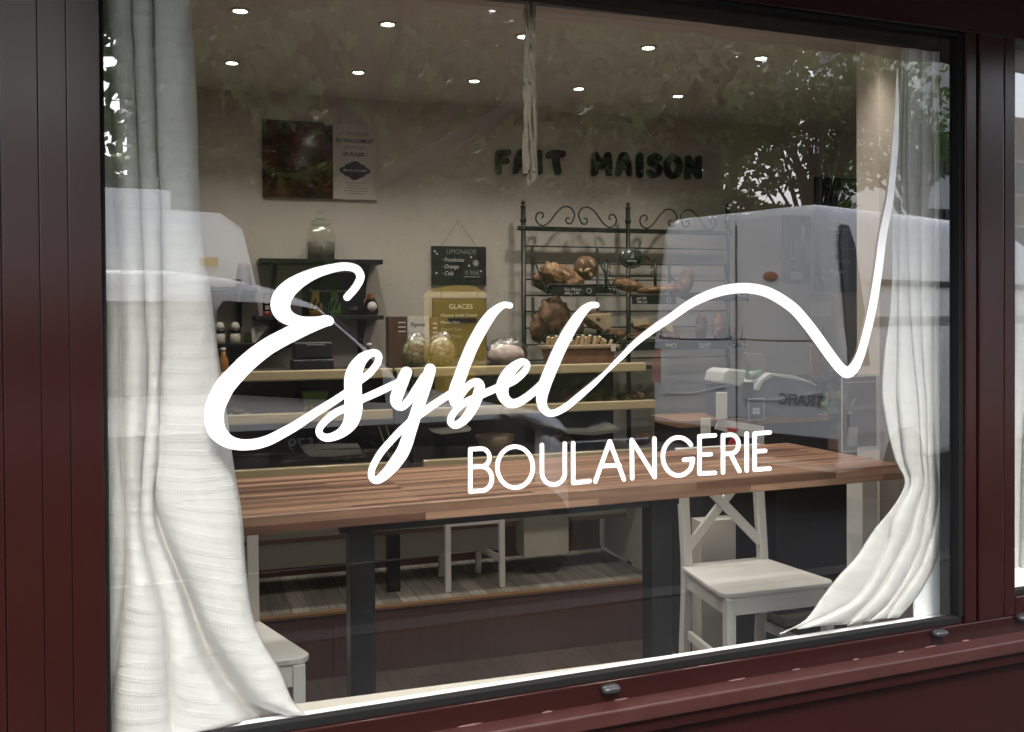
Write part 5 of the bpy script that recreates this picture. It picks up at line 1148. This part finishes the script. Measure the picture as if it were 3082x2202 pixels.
facing(tf, [(.10, 1.15, .0), (.40, 1.15, .0), (.37, 1.6, .03), (.33, 2.1, .085), (.27, 2.25, .105), (.17, 2.25, .105), (.12, 2.1, .085), (.10, 1.6, .03)]).build('side_window', M['car_glass'], van)
for bA, bB in ((.10, .93), (.99, 1.82)):
    mb = MB()
    lp = catmull([(bA+.08, 1.35), (bB-.06, 1.35), (bB-.03, 1.42), (bB-.04, 1.95), (bB-.08, 2.0), (bA+.12, 2.0), (bA+.08, 1.95), (bA+.05, 1.42)], 4, True)
    mb.tube([tf(-.002+.035*max(0, (z-1.2)), b, z) for b, z in lp+[lp[0]]], .008, 6); d_ = mb.build('door_seam', M['car_dark'], van)
    mb = MB(); mb.tube([tf(-.004, bA+.06, .95), tf(-.004, bA+.5, .86), tf(-.004, bB-.05, .85)], .012, 6); mb.build('door_crease', M['white_car'], van)
MB().tube([tf(-.01, .96, .45), tf(-.01, .96, 2.3)], .006, 6).build('door_gap', M['car_dark'], van)
facing(tf, [(.02, .42, 0), (1.9, .42, 0), (1.9, .6, 0), (.02, .6, 0)], -.06, 'rear', .06).build('rear_bumper', M['car_dark'], van)
for b in (1.80,): facing(tf, [(b, .95, 0), (b+.09, .95, 0), (b+.09, 1.25, .01), (b, 1.25, .01)], -.014, 'rear').build('tail_lamp', M['tail_red'], van)
mb = MB().blob(tf(-.01, .62, 1.86), (.06, .06, .04), .05); mb.build('round_sticker', mat('orange_sticker', (.42, .09, .03), .4), van)
u3 = (tf(0, 1, 0)-tf(0, 0, 0)).normalized()
text('TRAFIC', .12, tf(-.022, .14, .84), mat('badge_grey', (.16, .16, .17), .4, var=0), van, 'lettering', ax=u3, ay=(0, 0, 1), bold=.003)
for z_, h_ in ((1.78, .05), (1.45, .08)): facing(tf, [(.5, z_, .03), (5.0 if z_ < 1.7 else 3.4, z_, .03), (5.0 if z_ < 1.7 else 3.4, z_+h_, .03), (.5, z_+h_, .03)], -.022).build('side_moulding', M['car_dark'] if z_ > 1.7 else mat('grey_moulding', (.28, .28, .29), .5), van)
facing(tf, [(.1, .62, 0), (5.0, .62, 0), (5.0, .82, 0), (.1, .82, 0)], -.02).build('side_rail', M['white_car'], van)
for a in (.95, 4.15): wheel(van, tf, a, -.02)
# --- small white van nearer, its roof curve and bonnet mirrored left of centre
def car_profile(name, label, cat, C, ang, prof, WC, zb, mt, grp=None):
    tf = frame_tf(C, ang); t = thing(name, label, cat, tf(prof[len(prof)//2][0], WC/2, 0), 'world', grp)
    MB().loft([ring_section(tf, a, WC, zb, zt, tum, rad, ins) for a, ins, zt, tum, rad in prof]).build('car_body', M[mt], t)
    return tf, t
pR = Mr(520, 805, 3.2); zroof = pR.z
C = Vector((pR.x-1.6, 3.2))
def cz(px, py): q = Mr(px, py, 3.2); return q.x-C.x, q.z
hz = cz(1260, 1205)[1]; endx = cz(1750, 1300)[0]; L0 = cz(1190, 1108)[0]
pr_ = [(.0, .10, zroof-.4, .12, .12), (.15, .03, zroof-.08, .14, .14), (.7, 0, zroof, .13, .14)]
for px, py, tum in ((520, 806, .13), (700, 832, .13), (850, 868, .13), (985, 922, .13), (1090, 1012, .13), (1190, 1108, .12), (1250, 1190, .06), (1290, 1212, .05), (1530, 1224, .05), (1640, 1262, .06), (1750, 1345, .06)):
    a_, z_ = cz(px, py); pr_.append((a_, 0 if px < 1500 else (.05 if px < 1700 else .18), z_, tum, .09))
tf, car = car_profile('parked_car', 'white hatchback parked closest to the window, bonnet mirrored across the counter', 'car', C, R(90), pr_, 1.74, .22, 'white_car')
wpts = [(655, 1185), (655, 932), (675, 904), (870, 914), (960, 930), (1065, 1022), (1150, 1112), (1160, 1212)]
zt_ = cz(700, 832)[1]
facing(tf, [cz(px, py) + (.10*max(0, (cz(px, py)[1]-hz)/(zt_-hz)),) for px, py in wpts], -.016).build('side_window', M['car_glass'], car)
facing(tf, [(.35, cz(655, 1185)[1], .0), (cz(625, 1)[0], cz(655, 1185)[1], .0), (cz(625, 1)[0], cz(655, 905)[1], .085), (.6, cz(655, 905)[1], .085), (.4, cz(655, 950)[1], .07)], -.016).build('side_window', M['car_glass'], car)
MB().tube([tf(*[cz(970, 918)[0], .10, cz(970, 918)[1]]), tf(cz(1190, 1108)[0], .06, cz(1190, 1108)[1]), tf(cz(1260, 1200)[0], .04, cz(1260, 1200)[1])], .012, 8).build('pillar_trim', M['car_dark'], car)
ph = Mr(1640, 1270, 3.2)
mb = MB().blob(tf(endx-.28, .06, ph.z), (.22, .10, .07), .1, 3, 20, 12, Matrix.Rotation(R(18), 3, 'Y')); mb.build('headlight', M['steel'], car)
pp0, pp1 = Mr(878, 1370, 3.2), Mr(1004, 1305, 3.2)
facing(tf, [(pp0.x-C.x, pp0.z, 0), (pp1.x-C.x, pp0.z, 0), (pp1.x-C.x, pp1.z, 0), (pp0.x-C.x, pp1.z, 0)], -.012, 'side', .008).build('number_panel', M['letter_black'], car)
text('45579', (pp1.z-pp0.z)*1.0, (pp1.x-.008, -3.2+.0135, pp0.z+.02), M['chalk_dim'], car, 'lettering', ax=(-1, 0, 0), ay=(0, 0, 1), sx=.92)
for a in (.75, L0+.75): wheel(car, tf, a, -.03, .31)
facing(tf, [(.05, .24, 0), (endx-.3, .24, 0), (endx-.3, Mr(1000, 1285, 3.2).z, 0), (.05, Mr(1000, 1285, 3.2).z, 0)], -.014, 'side', .02).build('sill_trim', M['car_dark'], car)
pm = Mr(1040, 1080, 3.0)
# --- white van across the road with rounded front
pA = Mr(745, 640, 6.4); C = Vector((pA.x-5.0, 6.4))
tf, v2 = car_profile('parked_van', 'white van across the road with rounded windscreen mirrored above the car roof', 'van', C, R(90), [(0, .05, pA.z-.05, .1, .15), (.1, 0, pA.z+.06, .1, .15), (3.5, 0, pA.z+.06, .1, .15), (4.8, 0, pA.z+.02, .1, .15), (4.98, .02, pA.z-.10, .12, .15), (5.13, .05, pA.z-.72, .12, .15), (5.22, .08, 1.15, .08, .12), (5.45, .15, .95, .05, .1)], 1.95, .3, 'white_car')
facing(tf, [(3.9, pA.z-1.1, .02), (5.1, pA.z-1.1, .02), (4.95, pA.z-.55, .08), (3.9, pA.z-.55, .08)], -.010).build('side_window', M['car_glass'], v2)
facing(tf, [(1.0, pA.z-1.35, 0), (5.2, pA.z-1.35, 0), (5.2, pA.z-1.22, 0), (1.0, pA.z-1.22, 0)], -.014).build('side_moulding', M['car_dark'], v2)
py0 = Mr(640, 800, 6.4)
py1 = Mr(656, 775, 6.4); py2 = Mr(600, 800, 6.4)
facing(tf, [(py2.x-C.x, py2.z, 0), (py1.x-C.x, py2.z, 0), (py1.x-C.x, py1.z, 0), (py2.x-C.x, py1.z, 0)], -.02).build('yellow_plate', M['yellow'], v2)
for a in (1.0, 4.6): wheel(v2, tf, a, -.02)
# --- box truck at far left
pB = Mr(515, 570, 7.6); C = Vector((pB.x-5.0, 7.6))
tr = thing('box_truck', 'white box truck at the far left, roof line mirrored over the curtain', 'truck', (C.x+2.5, -8.6, 0), 'world')
tf = frame_tf(C, R(90))
MB().loft([[tf(a, b, z) for b, z in ((0, .8), (2.2, .8), (2.2, pB.z), (0, pB.z))] for a in (0, 5.0)], smooth=False).build('cargo_box', M['white_car'], tr, bevel=.03, seg=2)
facing(tf, [(.0, .6, 0), (5.0, .6, 0), (5.0, .79, 0), (.0, .79, 0)], 0., 'side', 2.0).build('chassis', M['car_dark'], tr)
for a in (.9, 3.9): wheel(tr, tf, a, -.01, .4)
# --- yellow letter box
q0, q1 = Mr(1302, 1165, 5.4), Mr(1466, 895, 5.4)
lb_ = thing('letter_box', 'yellow street letter box mirrored over the ices chalkboard', 'letter box', ((q0.x+q1.x)/2, -5.4, 0), 'world')
xa, xb, zt = q0.x+.03, q1.x, q1.z
MB().box(xa, xb, -5.75, -5.4, q0.z+.12, zt).build('letter_body', M['yellow'], lb_, bevel=.03, seg=3)
mb = MB(); N = 16
mb.prism([((xa+xb)/2+(xb-xa)*.5*math.cos(R(180*i/N)), -5.39, zt+.10*math.sin(R(180*i/N))) for i in range(N+1)], (0, -.38, 0)); mb.build('letter_cap', M['yellow'], lb_, bevel=.01)
MB().box(xa+.08, xb-.08, -5.7, -5.45, 0, q0.z+.119).build('letter_foot', M['yellow'], lb_, bevel=.01)
MB().box(xa+.1, xb-.1, -5.398, -5.37, zt-.2, zt-.165).build('letter_slot', M['letter_black'], lb_)

# --- hedge, trees, buildings
def leaves(mb, centers, n, size, rnd, lobed=False, up=.4):
    for _ in range(n):
        c, r = rnd.choice(centers)
        while True:
            q = Vector((rnd.uniform(-1, 1), rnd.uniform(-1, 1), rnd.uniform(-1, 1)))
            if .2 < q.length < 1: break
        q = q.normalized()*(q.length**.5)
        p = Vector(c) + Vector((q.x*r[0], q.y*r[1], q.z*r[2]))
        nrm = Vector((rnd.gauss(0, 1), rnd.gauss(0, 1), rnd.gauss(0, 1)+up)).normalized(); t = nrm.orthogonal().normalized()
        t = Quaternion(nrm, rnd.uniform(0, 6.28)) @ t; b = nrm.cross(t); s = size*rnd.uniform(.6, 1.25)
        if lobed:
            pts = [p + (t*math.cos(a) + b*math.sin(a))*s*(1.0 if i % 2 == 0 else .48)*(.75 if i in (4, 6) else 1) + nrm*s*.12*math.cos(a*2) for i, a in enumerate([2*math.pi*i/10 for i in range(10)])]
            mb.add(pts, [list(range(10))])
        else:
            mb.add([p+t*s, p+b*s*.55, p-t*s, p-b*s*.55], [(0, 1, 2, 3)])
def tree(label, x, y, h, trunk_r, clumps, n, size, mt='leaf', lobed=False, seed=1, lean=0):
    rnd = random.Random(seed)
    t = thing('street_tree', label, 'tree', (x, y, 0), 'world')
    mb = MB().tube([(x, y, 0), (x+lean*.3, y, h*.35), (x+lean, y+.1, h*.75)], [trunk_r, trunk_r*.8, trunk_r*.45], 12)
    for c, r in clumps:
        zb_ = h*rnd.uniform(.3, .6); mb.tube([(x+lean*.4, y, zb_), (x*.5+c[0]*.5, y*.5+c[1]*.5, (zb_+c[2])/2+.2), tuple(c)], [trunk_r*.4, trunk_r*.25, trunk_r*.08], 7)
    mb.build('trunk', M['bark'], t)
    mb = MB(); leaves(mb, clumps, n, size, rnd, lobed); mb.build('crown', M[mt], t, recalc=False)
    return t
rnd = random.Random(3)
def cl(x0, x1, y0, y1, z0, z1, n, r): return [((rnd.uniform(x0, x1), rnd.uniform(y0, y1), rnd.uniform(z0, z1)), (r*rnd.uniform(.7, 1.2), r*rnd.uniform(.7, 1.2), r*rnd.uniform(.5, .9))) for _ in range(n)]
tree('big plane tree over the road, broad leaves mirrored on the ceiling', 2.2, -8.0, 8.5, .24, cl(-1.5, 6.5, -9.5, -6.5, 3.9, 8.5, 26, 1.15), 5200, .13, 'leaf_dark', True, 5)
tree('dark tree on the left of the road behind the box truck', -3.0, -11, 9, .22, cl(-6.5, 1.0, -12.5, -9.5, 3.6, 9.5, 24, 1.3), 4200, .17, 'leaf_dark', False, 6)
tree('dense tree beyond the hedge in the middle', 4.5, -15, 10, .25, cl(-.5, 9.5, -16.5, -13.5, 4.2, 11, 34, 1.6), 6500, .2, 'leaf_dark', False, 8)
tree('tall dark tree behind the plane tree', 9.0, -18, 12, .25, cl(5.5, 12.5, -19.5, -16.5, 5, 12.5, 28, 1.7), 5000, .22, 'leaf_dark', False, 12)
def pcl(px0, px1, py0, py1, Y0, Y1, n, r):
    out = []
    for _ in range(n):
        p = Mr(rnd.uniform(px0, px1), rnd.uniform(py0, py1), rnd.uniform(Y0, Y1)); out.append((p, (r*rnd.uniform(.8, 1.2), r*rnd.uniform(.8, 1.2), r*rnd.uniform(.6, .9))))
    return out
p = Mr(2150, 300, 17); tree('dense chestnut tree beyond the hedge toward the right', p.x, p.y, 9, .25, pcl(1700, 2330, 40, 430, 16, 18, 38, 1.0), 7000, .2, 'leaf_dark', False, 21)
p = Mr(700, 300, 15); tree('dense lime tree beyond the hedge toward the left', p.x, p.y, 9, .25, pcl(420, 1150, -60, 380, 14.5, 16, 36, 1.0), 5600, .19, 'leaf_dark', False, 22)
p = Mr(1450, 200, 16); tree('dense lime tree beyond the hedge behind the rope reflection', p.x, p.y, 9, .25, pcl(1100, 1850, -60, 420, 15, 17, 36, 1.1), 6500, .2, 'leaf_dark', False, 23)
p = Mr(2440, 300, 11); tree('slender young tree by the right van with sky showing through', p.x, p.y, 6, .09, pcl(2240, 2640, 190, 545, 11, 12, 34, .5), 4200, .085, 'leaf', False, 9, .15)
p = Mr(2760, 300, 13); tree('light feathery tree at the far right against the sky', p.x, p.y, 7, .10, pcl(2540, 2860, 170, 530, 13, 14, 30, .55), 2300, .095, 'leaf', False, 10, .2)
p = Mr(1900, 480, 14.5); tree('low bushy tree just behind the hedge', p.x, p.y, 5, .12, pcl(1250, 2150, 380, 560, 14, 15.5, 40, .8), 6500, .14, 'leaf_dark', False, 24)
h0, h1 = Mr(600, 470, 12.2), Mr(2380, 620, 12.2)
hd = MB(); rn = random.Random(4)
for i in range(9000):
    x = rn.uniform(h0.x-3, h1.x+1.5); ff = (x-h0.x)/(h1.x-h0.x); zt_ = h0.z+(h1.z-h0.z)*ff + .12*math.sin(x*2.1)+.08*math.sin(x*5.3)
    top = rn.random() < .35
    p = Vector((x, -12.2-rn.uniform(0, .9 if top else .12), zt_+rn.gauss(0, .05) if top else rn.uniform(.1, zt_)))
    nrm = Vector((rn.gauss(0, 1), rn.gauss(0, 1)+.4, rn.gauss(0, 1)+.5)).normalized(); t_ = nrm.orthogonal().normalized(); b_ = nrm.cross(t_); s = rn.uniform(.05, .11)
    hd.add([p+t_*s, p+b_*s*.5, p-t_*s, p-b_*s*.5], [(0, 1, 2, 3)])
hg = thing('hedge', 'tall clipped green hedge along the far pavement', 'hedge', (3, -12.6, 0), 'world')
hd.build('foliage', M['hedge'], hg, recalc=False)
M['hedge_lit_top'] = leafmat('hedge_painted_skylight', (.20, .30, .07), (.34, .44, .14))  # paler leaf colour paints skylight along the top of the hedge
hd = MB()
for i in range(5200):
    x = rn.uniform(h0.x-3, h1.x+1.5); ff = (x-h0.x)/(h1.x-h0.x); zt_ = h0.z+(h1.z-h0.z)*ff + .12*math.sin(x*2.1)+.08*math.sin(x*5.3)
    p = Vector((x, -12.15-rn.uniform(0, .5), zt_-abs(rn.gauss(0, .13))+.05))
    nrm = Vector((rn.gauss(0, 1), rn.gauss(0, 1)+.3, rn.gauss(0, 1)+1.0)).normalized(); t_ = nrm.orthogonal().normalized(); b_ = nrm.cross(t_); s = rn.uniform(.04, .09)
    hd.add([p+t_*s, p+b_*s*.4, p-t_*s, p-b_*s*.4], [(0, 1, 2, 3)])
hd.build('painted_lit_top', M['hedge_lit_top'], hg, recalc=False)
mb = MB(); 
mb.add([(h0.x-3, -12.32, .1), (h1.x+1.5, -12.32, .1), (h1.x+1.5, -12.32, h1.z-.1), (h0.x-3, -12.32, h0.z-.3), (h0.x-3, -13.0, .1), (h1.x+1.5, -13.0, .1), (h1.x+1.5, -13.0, h1.z-.1), (h0.x-3, -13.0, h0.z-.3)], [(0, 1, 2, 3), (7, 6, 5, 4), (3, 2, 6, 7), (0, 3, 7, 4), (1, 5, 6, 2)])
mb.build('hedge_core', M['leaf_dark'], hg)
def house(label, x0, x1, y0, dep, zt, mt, floors, cols, roof=True):
    t = thing('street_house', label, 'house', ((x0+x1)/2, y0, 0), 'world')
    MB().box(x0, x1, y0-dep, y0, 0, zt).build('wall', M[mt], t)
    if roof: MB().prism([(x0-.2, y0+.3, zt), (x0-.2, y0-dep-.3, zt), (x0-.2, y0-dep/2, zt+2.2)], (x1-x0+.4, 0, 0)).build('roof', M['roof'], t)
    for f in range(floors):
        for c_ in range(cols):
            xc = x0+(x1-x0)*(c_+.5)/cols; zc_ = 1.0+f*2.9
            w_ = MB().box(xc-.6, xc+.6, y0-.02, y0+.05, zc_, zc_+1.6).build('window', M['render_white'] if mt == 'brick' else M['roof'], t)
            MB().box(xc-.5, xc+.5, y0+.02, y0+.06, zc_+.1, zc_+1.5).build('pane', M['car_glass'], w_)
qa, qb = Mr(380, 330, 21), Mr(1240, 330, 21); house('red brick house behind the hedge on the left', qa.x, qb.x, -21, 8, qa.z+1.5, 'brick', 3, 5)
qa, qb = Mr(2770, 90, 26), Mr(2905, 90, 26); house('white rendered house at the far right of the street', qa.x, qb.x, -26, 6, qa.z, 'render_white', 3, 2)
qa = Mr(2985, 345, 30); house('brick house far down the street mirrored in the second window', qa.x, qa.x+14, -30, 8, qa.z, 'brick', 3, 5, False)

# ================================================================== LIGHT
wld = bpy.data.worlds.new('World'); scene.world = wld; wld.use_nodes = True; nt = wld.node_tree
bg = nt.nodes['Background']; sk = nt.nodes.new('ShaderNodeTexSky'); sk.sky_type = 'NISHITA'; sk.sun_disc = False
EL, AZ = R(46), R(180+8)
sk.sun_elevation = EL; sk.sun_rotation = AZ; sk.air_density = 1.0; sk.dust_density = 4.0; sk.ozone_density = 1.0
hs = nt.nodes.new('ShaderNodeHueSaturation'); hs.inputs['Saturation'].default_value = .45
nt.links.new(sk.outputs[0], hs.inputs['Color']); nt.links.new(hs.outputs[0], bg.inputs[0]); bg.inputs[1].default_value = .15
sd = bpy.data.lights.new('sun', 'SUN'); sd.energy = 1.15; sd.angle = R(25); sd.color = (1, .96, .9)
so = bpy.data.objects.new('sun', sd); COL.objects.link(so)
to_sun = Vector((math.sin(AZ)*math.cos(EL), math.cos(AZ)*math.cos(EL), math.sin(EL)))
so.rotation_euler = to_sun.to_track_quat('Z', 'Y').to_euler()
vs = scene.view_settings; vs.view_transform = 'Standard'; vs.look = 'None'; vs.gamma = 1; vs.exposure = 2.35; vs.use_curve_mapping = False
scene.cycles.use_denoising = True
scene.cycles.max_bounces = 10; scene.cycles.transparent_max_bounces = 24; scene.cycles.sample_clamp_indirect = 6
for o in scene.objects:
    for kk in ('_b', '_f'):
        if kk in o: del o[kk]
